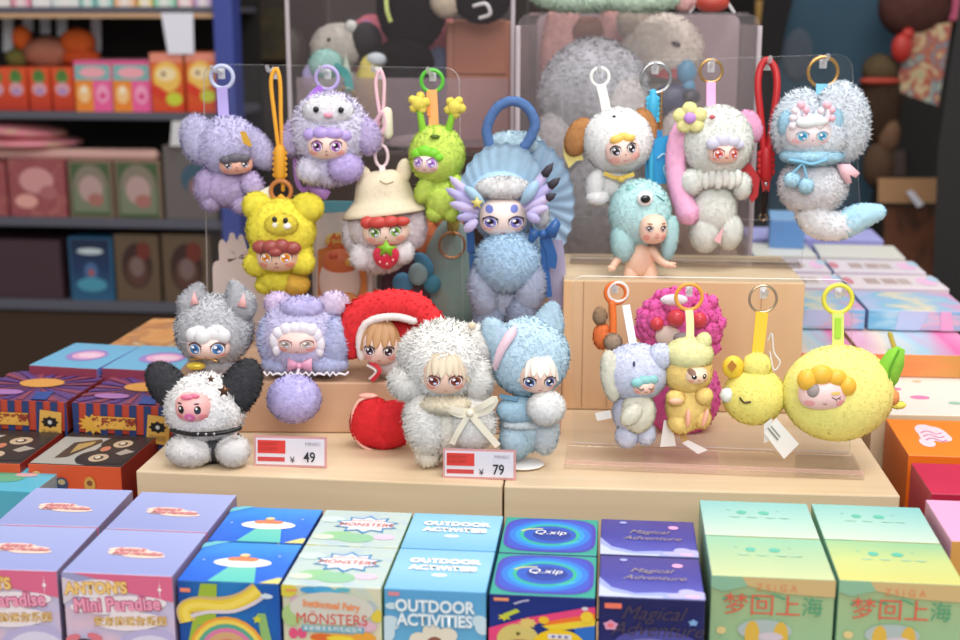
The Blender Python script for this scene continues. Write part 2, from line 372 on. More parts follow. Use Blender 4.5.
    def curls(s, m, L, name='hair', lift=3.2):
        """moulded hair lumps on the brow: (u, v, ru, rv)"""
        mb = MB(); V0, F = ico(3)
        for u, v, a, b in L:
            c = np.array(s.pt(u, v, lift)); V = c+s.t.s*1.12*(V0[:, :1]*a*np.array(s.X)+V0[:, 1:2]*min(a, b)*.8*np.array(s.Yv)+V0[:, 2:]*b*np.array(s.Z)); mb.add(V, F, m)
        return mb.build(name, s.o)
    def bangs(s, m, top, tips, w, name='hair'):
        """moulded fringe: locks from the crown point down to each tip"""
        mb = MB(); V0, F = ico(3)
        for u, v, ww in tips:
            tu, tv = top[0]+(u-top[0])*.28, top[1]+(v-top[1])*.05
            a = np.array(s.pt(tu, tv, 1.5)); b = np.array(s.pt(u, v, .8)); ax = (b-a); ln = np.linalg.norm(ax); ax /= ln
            f = -np.array(s.Yv); f -= ax*f.dot(ax); f /= np.linalg.norm(f); sd = np.cross(ax, f)
            t = V0[:, 2:]; tp = 1-.55*np.clip(t, 0, 1)**1.5
            V = (a+b)/2+ax*t*ln*.62+(sd*V0[:, :1]*ww*w+f*V0[:, 1:2]*w*.55)*tp*s.t.s; mb.add(V, F, m)
        return mb.build(name, s.o)
def stand(px, py, z, dy=0):
    """distance of a toy whose feet, dy in front of its middle, touch height z at a sighted point"""
    return gz(px, py, z).y/(1+dy*.99/FPX)
def pear(k):                                         # k>0: wider at the bottom
    def f(V): V = V.copy(); w = 1-k*V[:, 2:3]; V[:, :2] *= w; return V
    return f
def pointy(k=.6):
    def f(V):
        V = V.copy(); t = np.clip(V[:, 2:3], 0, 1); V[:, :2] *= 1-k*t; V[:, 2:3] += .15*t; return V
    return f
# ------------------------------------------------------------------ cartons (printed boxes)
class Carton:
    """box whose front top edge runs between two sighted points at height zt"""
    def __init__(s, name, label, fl, fr, zt, depth, h, top, front, side, group=None, bev=.0009, cat='box', deco=None, w=None):
        a, b = gz(*fl, zt), gz(*fr, zt); d = b-a; s.w = w or d.length; s.d = depth; s.h = h; s.rz = math.atan2(d.y, d.x)
        if w: b = a+d.normalized()*w
        n = Vector((-d.y, d.x, 0)).normalized(); c = (a+b)/2+n*depth/2
        s.init(name, label, (c.x, c.y, zt-h), top, front, side, group, bev, cat, deco)
    vs = 1.0; tv = (0, 1)
    @classmethod
    def raw(cls, name, label, c, w, depth, h, rz, top, front, side, group=None, bev=.0009, cat='box', deco=None):
        s = cls.__new__(cls); s.w, s.d, s.h, s.rz = w, depth, h, rz; s.init(name, label, c, top, front, side, group, bev, cat, deco); return s
    def init(s, name, label, c, top, front, side, group, bev, cat, deco):
        s.mb = MB(); s.k = 0; bevbox(s.mb, (0, 0, s.h/2), (s.w/2-.0004, s.d/2-.0004, s.h/2), bev, None, 0, (top, front, side)); s.texts = []
        if deco: deco(s)
        s.o = tag(s.mb.build(name, loc=tuple(c), rz=s.rz), label, cat, group); ORG[s.o] = (0, 0, 0)
        for f, u, v, t, size, m, kw in s.texts:
            X = (1, 0, 0); Y = (0, 0, 1) if f == 'F' else (0, 1, 0); r = math.radians(kw.pop('rot', 0))
            X_ = Vector(X)*math.cos(r)+Vector(Y)*math.sin(r); Y_ = Vector(Y)*math.cos(r)-Vector(X)*math.sin(r)
            addtext(s.o, t, size*s.w, s.pos(f, u, v, .0003+.00004*s.k+(.0003 if kw.pop('lift', 0) else 0)), X_, Y_, m, **kw)
    def pos(s, f, u, v, e=.0):
        if f == 'F': return Vector(((u-.5)*s.w, -s.d/2-e, s.h-v*s.w*s.vs))
        if f == 'T': return Vector(((u-.5)*s.w, s.d/2-(s.tv[0]+s.tv[1]*v)*s.d, s.h+e))
    def poly(s, f, P, m):
        P = [(min(max(u, .004), .996), min(max(v, .004), .996 if f == 'T' else 9)) for u, v in P]; s.k += 1; e = .0002+.00004*s.k; V = np.array([s.pos(f, u, v, e)[:] for u, v in P])
        T = tessellate_polygon([[Vector((u, v, 0)) for u, v in P]])
        s.mb.add(V, [tuple(t) for t in T], m, flat=True)
    def ell(s, f, u, v, a, b, m, rot=0, n=24):
        r = math.radians(rot); s.poly(f, [(u+a*math.cos(q)*math.cos(r)-b*math.sin(q)*math.sin(r), v+a*math.cos(q)*math.sin(r)+b*math.sin(q)*math.cos(r)) for q in [2*math.pi*i/n for i in range(n)]], m)
    def star(s, f, u, v, r, m, k=5, ri=.5, rv=None, rot=0):
        rv = rv or r; s.poly(f, [(u+math.sin(math.pi*i/k+rot)*(r if i % 2 == 0 else r*ri), v-math.cos(math.pi*i/k+rot)*(rv if i % 2 == 0 else rv*ri)) for i in range(2*k)], m)
    def band(s, f, P, w, m):
        P = [np.clip(p, .03, .97 if f == 'T' else 9) for p in smoothpath(P, 6)]; P = [np.array((min(p[0], .97), p[1])) for p in P]; s.k += 1; e = .0002+.00004*s.k; V = []
        for i, p in enumerate(P):
            t = P[min(i+1, len(P)-1)]-P[max(i-1, 0)]; t = t/(np.linalg.norm(t)+1e-9); V += [s.pos(f, p[0]+t[1]*w/2, p[1]-t[0]*w/2, e)[:], s.pos(f, p[0]-t[1]*w/2, p[1]+t[0]*w/2, e)[:]]
        s.mb.add(np.array(V), [(2*i, 2*i+1, 2*i+3, 2*i+2) for i in range(len(P)-1)], m, flat=True)
    def rect(s, f, u0, v0, u1, v1, m): s.poly(f, [(u0, v0), (u1, v0), (u1, v1), (u0, v1)], m)
    def text(s, f, u, v, t, size, m, **kw): s.texts.append((f, u, v, t, size, m, kw))
P = lambda c, r=.4: mat(c, r)

# ------------------------------------------------------------------ the setting
def struct(name, mb): return tag(mb.build(name), kind='structure')
fl = MB(); V, F = boxg((0, 2, -.78), (4.5, 4.5, .02)); fl.add(V, F, mat('#6A5D55', .35, var=.15, scale=3), flat=True); struct('floor', fl)
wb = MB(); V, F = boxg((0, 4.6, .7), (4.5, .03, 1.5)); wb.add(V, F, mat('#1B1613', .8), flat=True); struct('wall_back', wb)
wc = MB(); V, F = boxg((-.6, 3.62, .55), (.5, .04, 1.33)); wc.add(V, F, mat('#3A302B', .7, var=.25, scale=4), flat=True); struct('wall_pillar', wc)

# display table
tb = bpy.data.objects.new('display_table', None); COL.objects.link(tb); tb.location = (.08, 1.42, -.76); ORG[tb] = (.08, 1.42, -.76)
tag(tb, 'pale wooden shop table carrying all the boxes and plush displays', 'table')
TW = wood('#C9A77F', '#D8BC96')
bevbox(MB(), (0, 0, 0), (1, 1, 1), 0, TW)
mb = MB(); bevbox(mb, (.08, 1.42, -.018), (.86, .66, .0175), .003, TW); mb.build('table_top', tb)
for sx in (-1, 1):
    for sy in (-1, 1):
        mb = MB(); bevbox(mb, (.08+sx*.8, 1.42+sy*.6, -.398), (.03, .03, .362), .003, TW); mb.build('leg', tb)

# wooden platforms and risers on the table
WD = wood('#D9BF9A', '#E3CDAE'); WDF = wood('#D8BF9C', '#E1CCAC')
def woodblock(name, label, fl, fr, zt, depth, h, m=WD, group=None, mf=None):
    return Carton(name, label, fl, fr, zt, depth, h, m, mf or m, m, group, bev=.0015, cat='platform')
PT = .12
woodblock('wooden_platform', 'pale maple platform carrying the black and white puppy plush and both price tags', (135, 471), (502.4, 486), PT, .37, PT-.001, mf=WDF)
woodblock('wooden_platform', 'pale maple platform carrying the clear stand of lemon and duck charms', (503.6, 486), (901, 496), PT, .37, PT-.001, mf=WDF)
RZ = .17
WR = wood('#C89E7E', '#D0A98A')
woodblock('wooden_riser', 'low tan riser step behind the plush dolls with the lavender fur doll on it', (168, 381.5), (562, 384), RZ, .2, RZ-PT-.0005, m=WR)
WB = wood('#D8AE80', '#E2BE94', 'Z', .6)
def planks(c):
    for u in (.085, .19, .55, .82): c.rect('F', u, .002, u+.003, .55, mat('#A87B52', .6))
BZ = .2525
bk = Carton('wooden_block', 'tall plank block under the clear case and behind the pink curly plush', (563, 280), (806, 283), BZ, .15, BZ-PT-.0005, WD, WB, WB, bev=.0015, cat='platform', deco=planks)

# ------------------------------------------------------------------ left shelf unit far behind
SY = 2.62
def mpx(Y): return Y*.992/FPX
sh = bpy.data.objects.new('shelf_unit', None); COL.objects.link(sh); p = at(100, 330, SY+.15); so = (p.x, p.y, -.76); sh.location = so; ORG[sh] = so
tag(sh, 'dark shop shelving with a blue upright and rows of gift boxes', 'shelf')
xl = at(-120, 100, SY).x; xr = at(219, 100, SY).x; SHM = mat('#4A4850', .5)
SZ = []
for i, (y0, y1) in enumerate([(7, 13), (112, 120), (219, 228), (302, 312)]):
    z1 = at(110, y0, SY).z; z0 = at(110, y1, SY).z; SZ.append(z1)
    mb = MB(); bevbox(mb, ((xl+xr)/2, SY+.15, (z0+z1)/2), ((xr-xl)/2-.002, .15, (z1-z0)/2), .002, mat('#5A5A66', .5)); mb.build('shelf_board', sh)
    if i < 1:
        mb = MB(); V, F = boxg(((xl+xr)/2, SY+.012, z0-.005), ((xr-xl)/2-.003, .012, .0045)); mb.add(V, F, mat('#C9A27E', .5), flat=True); tag(mb.build('edge_strip', sh), 'tan strip under the board')
mb = MB(); a = at(219, 100, SY).x; b = at(238, 100, SY).x; bevbox(mb, ((a+b)/2, SY+.012, .05), ((b-a)/2, .03, .81), .003, mat('#3E4C9A', .5)); tag(mb.build('upright', sh), 'blue shelf upright')
mb = MB(); V, F = boxg(((xl+xr)/2, SY+.315, .05), ((xr-xl)/2, .01, .8)); mb.add(V, F, mat('#17120F', .8), flat=True); mb.build('back_panel', sh)
mb = MB(); zt = at(100, 314, SY).z; V, F = boxg(((xl+xr)/2, SY+.02, (zt-.76)/2), ((xr-xl)/2-.002, .012, (zt+.76)/2)); mb.add(V, F, mat('#3E2A1A', .7), flat=True); tag(mb.build('kick_panel', sh), 'brown panel under the lowest board')

def sbox(name, label, x0, x1, ytop, shelf, art, group, top=None, dy=.01, dep=.16, deco=None, cat='box'):
    """box standing on shelf board number shelf, spanning pixels x0..x1 at its front"""
    Y = SY+dy; a, b = at(x0, 100, Y), at(x1, 100, Y); z0 = SZ[shelf]; zt = at((x0+x1)/2, ytop, Y).z
    return Carton.raw(name, label, ((a.x+b.x)/2, Y+dep/2, z0+.0005), b.x-a.x-.003, dep, zt-z0, 0, top or art, art, art, group, bev=.001, cat=cat, deco=deco)
# top board: row of pastel packets seen by their feet
cols = [('#EDE6E2', 'white'), ('#E87FA0', 'rose pink'), ('#E8E8EA', 'pale grey'), ('#DDE7E4', 'ice white'), ('#7ECBC2', 'teal'), ('#8FD0C8', 'aqua'), ('#F2B277', 'peach orange'), ('#F3D77A', 'butter yellow'), ('#7FD3AE', 'mint green'), ('#F0B8C4', 'blush pink'), ('#C9A6D8', 'lilac')]
xs = [0, 18, 38, 58, 86, 101, 119, 142, 158, 181, 198, 217]
nb = ['in the corner of the frame', 'beside the rose packet', '', '', '', '', '', '', '', '', '']
for i, (c, n) in enumerate(cols):
    sbox('gift_packet', n+' packet on the highest shelf board, only its foot showing', xs[i], xs[i+1], -60, 0, grad([c, '#F4EEEA', c], 'X', noise=.3), 'packets on the highest shelf board')
# second board
def veg(s):
    for u in (.5,):
        s.ell('F', u, .42, .3, .26, P('#5E8A3C')); s.star('F', u, .3, .3, P('#4C7A34'), 7, .6); s.ell('F', u, .95, .34, .3, P('#D9A0A8')); s.ell('F', u, 1.05, .2, .14, P('#B08AC0'))
for i, x in enumerate((-14, 6, 29, 52)):
    sbox('gift_box', ['orange box with a green plant print, cut by the frame edge', 'orange box with a green plant print, second from the frame edge', 'orange box with a green plant print, third from the frame edge', 'orange box with a green plant print, beside the teal and pink box'][i], x, x+22.6, 68, 1, grad(['#B8301C', '#D8481F', '#E2562A']), 'orange plant boxes', deco=veg)
def tealpink(s):
    s.rect('F', 0, 0, 1, .1, P('#E84F92')); s.rect('F', .04, .1, .96, .5, P('#6FB8B4')); s.ell('F', .5, .3, .36, .14, P('#F2A9B4'))
    s.rect('F', 0, .5, .5, 1.35, P('#EF8A2E')); s.rect('F', .5, .5, 1, 1.35, P('#EE5F9C')); s.ell('F', .25, .85, .17, .24, P('#F7C98A')); s.ell('F', .75, .85, .17, .24, P('#F6A4C4')); s.ell('F', .25, .75, .08, .08, P('#FFF0D8')); s.ell('F', .75, .9, .09, .09, P('#E23C88'))
for i, (a, b) in enumerate(((75, 113), (113, 152))):
    sbox('gift_box', ['teal and pink box with flower print, beside the orange plant boxes', 'teal and pink box with flower print, beside the red and yellow boxes'][i], a, b, 61, 1, P('#F0A2B8'), 'teal and pink boxes', deco=tealpink)
def redyel(s):
    s.rect('F', 0, 0, 1, .28, P('#E8907A')); s.ell('F', .5, .7, .42, .45, P('#F2C25A')); s.ell('F', .48, .62, .3, .2, P('#F6E0B0')); s.ell('F', .4, .62, .07, .07, P('#7A4A3A')); s.poly('F', [(0, .95), (.2, .95), (1, 1.5), (1, 1.7), (0, 1.2)], P('#D8381F')); s.ell('F', .7, 1.35, .25, .2, P('#C9D23A'))
for i, (a, b) in enumerate(((151, 185), (186, 218))):
    sbox('gift_box', ['red and yellow box with a pale face print, beside the teal and pink boxes', 'red and yellow box with a pale face print, touching the blue upright'][i], a, b, 53, 1, grad(['#D8461F', '#E2742C']), 'red and yellow boxes', deco=redyel, dy=.0)
def figure(name, label, px, py, Y, parts, L=3):
    t = Toy(name, label, 'plush toy', px, py, Y); return t
YB = SY+.1
t = Toy('plush_toy', 'orange and brown plush toy lying on the orange plant boxes', 'plush toy', 45, 66, YB)
t.fur('body', furm('#A8604A'), (48, 53, 0, 24, 15, 14), 4); t.fur('ear', furm('#E2571F'), (22, 38, 0, 9, 12, 8), 3); t.fur('arm', furm('#D8531F'), (78, 42, 0, 17, 13, 10), 3); t.fur('arm', furm('#C8401A'), (80, 57, 0, 20, 9, 9), 3); t.fur('leg', furm('#5E5A28'), (18, 58, 0, 12, 9, 9), 3)
for x, y0, y1, n in ((8, 14, 52, 'cut by the frame edge'), (28, 14, 32, 'above the orange plush ear'), (45, 14, 34, 'above the plush body'), (62, 14, 36, 'above the plush arm'), (96, 14, 52, 'beside the dark gap')):
    t = Toy('hanging_card', 'pale card hanging under the highest board, '+n, 'card', x, y1, SY+.14, 'cards under the highest board'); t.slab('card', P('#C9CCD2'), [(x-5, y0), (x+5, y0), (x+5, y1), (x-5, y1)], 0, 2)
t = Toy('shelf_card', 'blank white card hanging under the highest board beside the blue upright', 'card', 178, 53, SY-.004); t.slab('card', P('#E8E8F4'), [(161, 13), (193, 13), (194, 54), (168, 54)], 0, 1.5)
t = Toy('shelf_card', 'narrow white card hanging under the middle board beside the lavender puppy doll', 'card', 178, 146, SY-.004); t.slab('card', P('#DADADC'), [(172, 121), (186, 121), (183, 146), (170, 146)], 0, 1.5)
# third board: boxes and cushions, box colours darkened for the shelf's shade
def pinkart(s):
    s.ell('F', .5, .35, .3, .22, P('#D59898')); s.ell('F', .3, .7, .2, .12, P('#E5A79C')); s.ell('F', .7, .55, .16, .12, P('#B06A6C'))
sbox('gift_box', 'dusty pink box with soft print, cut by the frame edge', -50, 0, 162, 2, swirl(['#A8585C', '#98484E', '#B06A64']), None, deco=pinkart)
sbox('gift_box', 'dusty pink box with soft print beside the green arch boxes', 1, 60, 160, 2, swirl(['#A85C60', '#9A4C52', '#B06C66']), None, deco=pinkart)
def arch(s):
    s.rect('F', .06, .05, .94, 1.2, P('#465C3A')); s.ell('F', .5, .58, .4, .5, P('#857C6C')); s.rect('F', .1, .58, .9, 1.12, P('#788068')); s.ell('F', .5, .62, .27, .3, P('#B99A96')); s.ell('F', .6, .85, .18, .14, P('#A86E64'))
for i, (a, b) in enumerate(((62, 108), (109, 157))):
    sbox('gift_box', ['beige box with green arch print beside the dusty pink box', 'beige box with green arch print beside the grey box'][i], a, b, 161, 2, P('#86705E'), 'green arch boxes', deco=arch)
def greyart(s): s.ell('F', .62, .6, .3, .28, P('#3E5A6C')); s.ell('F', .66, .75, .2, .2, P('#8A6A6A'))
sbox('gift_box', 'grey box with dark teal round print behind the lavender puppy doll', 159, 214, 146, 2, P('#6C6462'), None, deco=greyart)
t = Toy('folded_blanket', 'pink floral blanket folded on the dusty pink boxes', 'blanket', 30, 149, SY+.08); t.smooth('blanket', swirl(['#E8A0A8', '#D97F8E', '#C9B08C']), [(20, 130, 0, 50, 9, 40, {'roll': -4}), (30, 142, 0, 56, 7, 42)])
t = Toy('rolled_blanket', 'blush roll of fabric lying along the dusty pink boxes', 'blanket', 75, 162, SY+.04); t.tube('roll', swirl(['#E0A4AE', '#D8B0A0', '#C99A98']), [(-30, 153), (60, 154), (154, 155)], 6.5)
# lowest board, shade from the boards above put into the box colours
def purp(s): s.rect('F', 0, .8, 1, 1.1, P('#6A6A3C'))
sbox('gift_box', 'dark plum box on the lowest board, cut by the frame edge', -46, 50, 240, 3, P('#432E36'), None, deco=purp)
def blueart(s): s.rect('F', .05, .03, .95, 1.3, grad(['#2A6084', '#1E3860', '#182440'])); s.ell('F', .5, .3, .3, .07, P('#C8D8DC')); s.ell('F', .5, .75, .16, .2, P('#4A6A9A')); s.ell('F', .5, .78, .06, .08, P('#B05A4A')); s.ell('F', .5, 1.05, .35, .16, P('#4C98B0'))
sbox('gift_box', 'deep blue box with a pale title on the lowest board', 57, 103, 238, 3, P('#2F6488'), None, deco=blueart)
def oval(s): s.ell('F', .5, .68, .34, .5, P('#3A2420')); s.ell('F', .5, .8, .25, .35, P('#5A3A30')); s.ell('F', .5, .7, .16, .22, P('#7A6460')); s.ell('F', .66, .35, .16, .2, P('#6E2E24'))
for i, (a, b) in enumerate(((104, 151), (153, 204))):
    sbox('gift_box', ['brown box with a dark oval window beside the deep blue box', 'brown box with a dark oval window beside the blue upright'][i], a, b, 235, 3, P('#65523F'), 'oval window boxes', deco=oval)
# ------------------------------------------------------------------ front rows of boxes
WHT = mat('#F8F6F4', .45)
def put2(mk, fl, fr, zt, d, gap=.0012):
    """front box and the one behind it in the same column"""
    a = mk(0, fl, fr, zt, d); n = Vector((-math.sin(a.rz), math.cos(a.rz), 0)); q = [gz(*fl, zt)+n*(d+gap), gz(*fr, zt)+n*(d+gap)]
    mk(1, None, None, zt, d, q)
def mkcol(name, labels, group, h, top, front, side, deco):
    def mk(i, fl, fr, zt, d, q=None):
        if q:
            w = (q[1]-q[0]).length; v = (q[1]-q[0]).normalized(); n = Vector((-v.y, v.x, 0)); c = (q[0]+q[1])/2+n*d/2
            return Carton.raw(name, labels[i], (c.x, c.y, zt-h), w, d, h, math.atan2(v.y, v.x), top, front, side, group, deco=deco)
        return Carton(name, labels[i], fl, fr, zt, d, h, top, front, side, group, deco=deco)
    return mk
# lilac boxes
def lilac(s):
    for k, (dx, c) in enumerate(((0, '#F6D9C8'),)):
        for u, v, a, b in ((.42, .48, .19, .055), (.5, .54, .26, .06), (.6, .6, .2, .05), (.36, .56, .1, .045)): s.ell('T', u, v, a, b, P(c))
    m = P('#D98A90')
    s.text('T', .44, .49, "Anton's", .085, m, shear=.3, bold=.0004); s.text('T', .53, .57, 'Mini Paradise', .085, m, shear=.3, bold=.0004)
    s.poly('F', [(.1, 0), (1, 0), (1, .24), (.6, .17), (.35, .06)], P('#DC6C90')); s.poly('F', [(0, 0), (.1, 0), (.45, .1), (.3, .12), (0, .05)], P('#9FA0CC'))
    s.poly('F', [(0, .05), (.3, .12), (0, .3)], P('#D9CFDA'))
    s.star('F', .88, .13, .02, WHT, 4, .25, rv=.09)
    for u, w_, v in ((.3, .25, .145), (.5, .44, .29), (.6, .3, .44)):
        s.ell('F', u, v, w_, .085, P('#EFE6EC'), rot=-5)
    s.ell('F', .78, .8, .36, .3, P('#B9B2DC')); s.ell('F', .78, .82, .3, .26, P('#D8D4EC')); s.ell('F', .78, .85, .22, .2, P('#B6A6D6')); s.ell('F', .78, .88, .15, .14, P('#E29AB0'))
    s.ell('F', .17, .78, .17, .16, P('#4C3438')); s.ell('F', .07, .62, .07, .035, P('#D97A88'), rot=-20); s.ell('F', .27, .6, .07, .035, P('#D97A88'), rot=15)
    s.text('F', .31, .14, "ANTON'S", .145, mat('#C98A4A'), bold=.0009, rot=3, sx=.9); s.text('F', .31, .14, "ANTON'S", .145, mat('#F2CE7E'), bold=.0004, rot=3, lift=.0026, sx=.9)
    s.text('F', .49, .285, 'Mini Paradise', .175, mat('#B84A78'), bold=.0011, rot=4, sx=.84); s.text('F', .49, .285, 'Mini Paradise', .175, mat('#EFA0BC'), bold=.0004, rot=4, lift=.0026, sx=.84)
    s.text('F', .6, .44, '安东的迷你乐园', .095, mat('#B98544'), bold=.0003, rot=3); s.text('F', .6, .44, '安东的迷你乐园', .095, mat('#F2D488'), rot=3, lift=.0026)
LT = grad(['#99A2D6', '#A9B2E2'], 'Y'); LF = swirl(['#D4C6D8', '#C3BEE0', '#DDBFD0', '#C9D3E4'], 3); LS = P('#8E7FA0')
put2(mkcol('lilac_box', ['lilac topped candy-print box cut by the frame edge, front row', 'lilac topped candy-print box behind the one cut by the frame edge'], 'lilac boxes', .125, LT, LF, LS, lilac), (-57, 567.5), (57, 571), .126, .0815)
put2(mkcol('lilac_box', ['lilac topped candy-print box beside the rainbow box, front row', 'lilac topped candy-print box beside the rainbow box, rear row'], 'lilac boxes', .125, LT, LF, LS, lilac), (61, 571.5), (172.5, 576.3), .126, .0805)
# rainbow blue boxes
def rainbow(s):
    s.poly('T', [(.3, 1), (.42, .62), (.68, .62), (.76, 1)], grad(['#5FC8C0', '#8FE0C0'], 'Y')); s.poly('T', [(.8, 1), (.95, .86), (1, .86), (1, 1)], P('#E6DC84'))
    s.poly('T', [(0, .2), (.25, 0), (.1, 0), (0, .08)], P('#6FC0D0'))
    s.ell('T', .52, .53, .29, .12, P('#F4F2EC'))
    for u, v, a, b in ((.42, .45, .07, .05), (.5, .44, .07, .06), (.58, .45, .08, .05), (.5, .38, .05, .04)): s.ell('T', u, v, a, b, P('#E48A5E'))
    s.ell('T', .5, .35, .05, .035, P('#F2D9A0')); s.star('T', .12, .5, .02, WHT, 4, .3); s.star('T', .85, .35, .02, WHT, 4, .3)
    s.poly('F', [(.24, .02), (.4, .02), (.35, .8), (.05, .8)], P('#9CB83E')); s.poly('F', [(.78, .3), (.86, .3), (.97, .9), (.85, .9)], P('#8CB870'))
    s.poly('F', [(.02, .9), (.2, .45), (.4, .4), (.75, .5), (.9, .95)], P('#5AA890'))
    for k, (c, w) in enumerate((('#CDB27E', .17), ('#E6CA3E', .12), ('#F0D860', .06))): s.band('F', [(.1, .42-.0), (.08, .3), (.2, .24), (.45, .23+.01*k), (.65, .17), (.8, .06)], w, P(c))
    s.band('F', [(.13, .36), (.3, .31), (.55, .29), (.75, .2), (.88, .1)], .035, P('#D9CFD8'))
    for k, (c, r) in enumerate((('#E8A040', .39), ('#EBD05A', .36), ('#58A88C', .32), ('#D77AA8', .28), ('#CFA678', .24), ('#D86A6A', .17))): s.ell('F', .48, .76, r, r*1.06, P(c))
    s.ell('F', .34, .78, .12, .06, P('#4FA0A8')); s.star('F', .78, .36, .05, P('#C9CC3A'), 5, .5); s.ell('F', .88, .12, .06, .025, P('#CFE0EC'))
    s.rect('F', .04, .07, .14, .11, P('#EE8A70'))
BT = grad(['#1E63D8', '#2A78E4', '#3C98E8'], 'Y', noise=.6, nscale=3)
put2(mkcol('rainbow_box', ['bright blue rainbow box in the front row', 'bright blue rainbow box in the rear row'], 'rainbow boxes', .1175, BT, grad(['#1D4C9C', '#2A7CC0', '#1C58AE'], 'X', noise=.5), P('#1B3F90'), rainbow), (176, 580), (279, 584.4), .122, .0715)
# monsters boxes
def monsters(s):
    s.vs = .58
    for u, v, a, c in ((.3, .75, .2, '#98CC98'), (.5, .8, .2, '#92C8A0'), (.8, .75, .12, '#E2C8DC'), (.15, .3, .14, '#CDE4DC'), (.15, .8, .12, '#D4E2CC')): s.ell('T', u, v, a, a*.6, P(c))
    s.star('T', .55, .42, .37, P('#4A94C4'), 10, .68, rv=.26); s.star('T', .55, .42, .32, P('#EFEAEE'), 10, .7, rv=.21)
    s.text('T', .55, .45, 'MÖNSTERS', .12, mat('#C8503F'), shear=.1); s.text('T', .55, .33, 'Instinctual Fairy', .06, mat('#E08A6A'), shear=.2)
    for u, v, a, b, c in ((.3, .08, .11, .06, '#3E9CD8'), (.42, .06, .1, .06, '#4AA8DC'), (.5, .1, .09, .05, '#58B4D8'), (.62, .05, .07, .04, '#5CB8C8'), (.06, .1, .1, .12, '#D8CE4A'), (.95, .5, .06, .12, '#DCC84A'), (.85, .35, .1, .12, '#AEBCC8'), (.1, .55, .1, .2, '#A8C884'), (.85, .7, .1, .1, '#D8B4C4'), (.15, .27, .06, .07, '#D0A8BC')): s.ell('F', u, v, a, b, P(c))
    s.ell('F', .5, .4, .42, .3, P('#CFCFC4'))
    s.ell('F', .11, .88, .045, .1, P('#DC5480')); s.ell('F', .2, .87, .045, .1, P('#DC5480')); s.ell('F', .58, .96, .3, .1, P('#E8A83A')); s.ell('F', .4, .93, .12, .07, P('#D86A34')); s.ell('F', .82, .92, .12, .12, P('#E4A23C')); s.ell('F', .58, .94, .14, .05, P('#EAD23E'))
    s.rect('F', .2, .72, .82, .83, P('#4FA4BC')); s.rect('F', .05, .07, .16, .11, P('#E89A60'))
    s.text('F', .5, .34, 'Instinctual Fairy', .1, mat('#E8935E'), bold=.0003, rot=-3, sx=.9); s.text('F', .5, .6, 'MÖNSTERS', .16, mat('#D24A3A'), sx=.9); s.text('F', .51, .775, '本能精灵系列毛绒挂件', .06, WHT)
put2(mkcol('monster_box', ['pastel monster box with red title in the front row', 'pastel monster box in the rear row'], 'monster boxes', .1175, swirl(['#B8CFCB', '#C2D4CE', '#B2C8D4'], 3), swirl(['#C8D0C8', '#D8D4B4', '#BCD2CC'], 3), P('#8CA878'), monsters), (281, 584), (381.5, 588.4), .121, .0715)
# outdoor boxes
def outdoor(s):
    for v, t in ((.33, 'OUTDOOR'), (.5, 'ACTIVITIES')): s.text('T', .52, v, t, .145, WHT, bold=.0008, shear=-.08, sx=.95)
    s.ell('T', .5, .65, .08, .035, WHT)
    for u, v, a, b in ((.08, .18, .06, .035), (.06, .36, .1, .08), (.03, .46, .08, .1), (.93, .3, .08, .06), (.97, .36, .08, .08), (.25, .6, .05, .03)): s.ell('F', u, v, a, b, P('#C4DCE8'))
    for u, v, a, b in ((.47, .43, .09, .08), (.62, .46, .1, .08), (.35, .52, .1, .08), (.52, .56, .2, .12)): s.ell('F', u, v, a, b, P('#DCD8C8'))
    s.ell('F', .5, .53, .07, .05, P('#8C5A4A')); s.ell('F', .35, .62, .07, .06, P('#E4DCC4')); s.rect('F', .05, .03, .16, .07, P('#D88A94'))
    for v, t, z in ((.17, 'OUTDOOR', .17), (.315, 'ACTIVITIES', .17)): s.text('F', .5, v, t, z, mat('#7FB4D4'), bold=.001, sx=.88); s.text('F', .5, v, t, z, mat('#E4EEF4'), bold=.0003, lift=.0026, sx=.88)
put2(mkcol('sky_blue_box', ['sky blue box with white outdoor lettering in the front row', 'sky blue box with white outdoor lettering in the rear row'], 'sky blue boxes', .1175, grad(['#76B8E0', '#94CCEA', '#88C4E6'], 'Y'), grad(['#4E98CC', '#68B0D8', '#5CA4D4'], 'Z'), P('#4E93C0'), outdoor), (383, 588), (486.5, 592.4), .120, .0715)
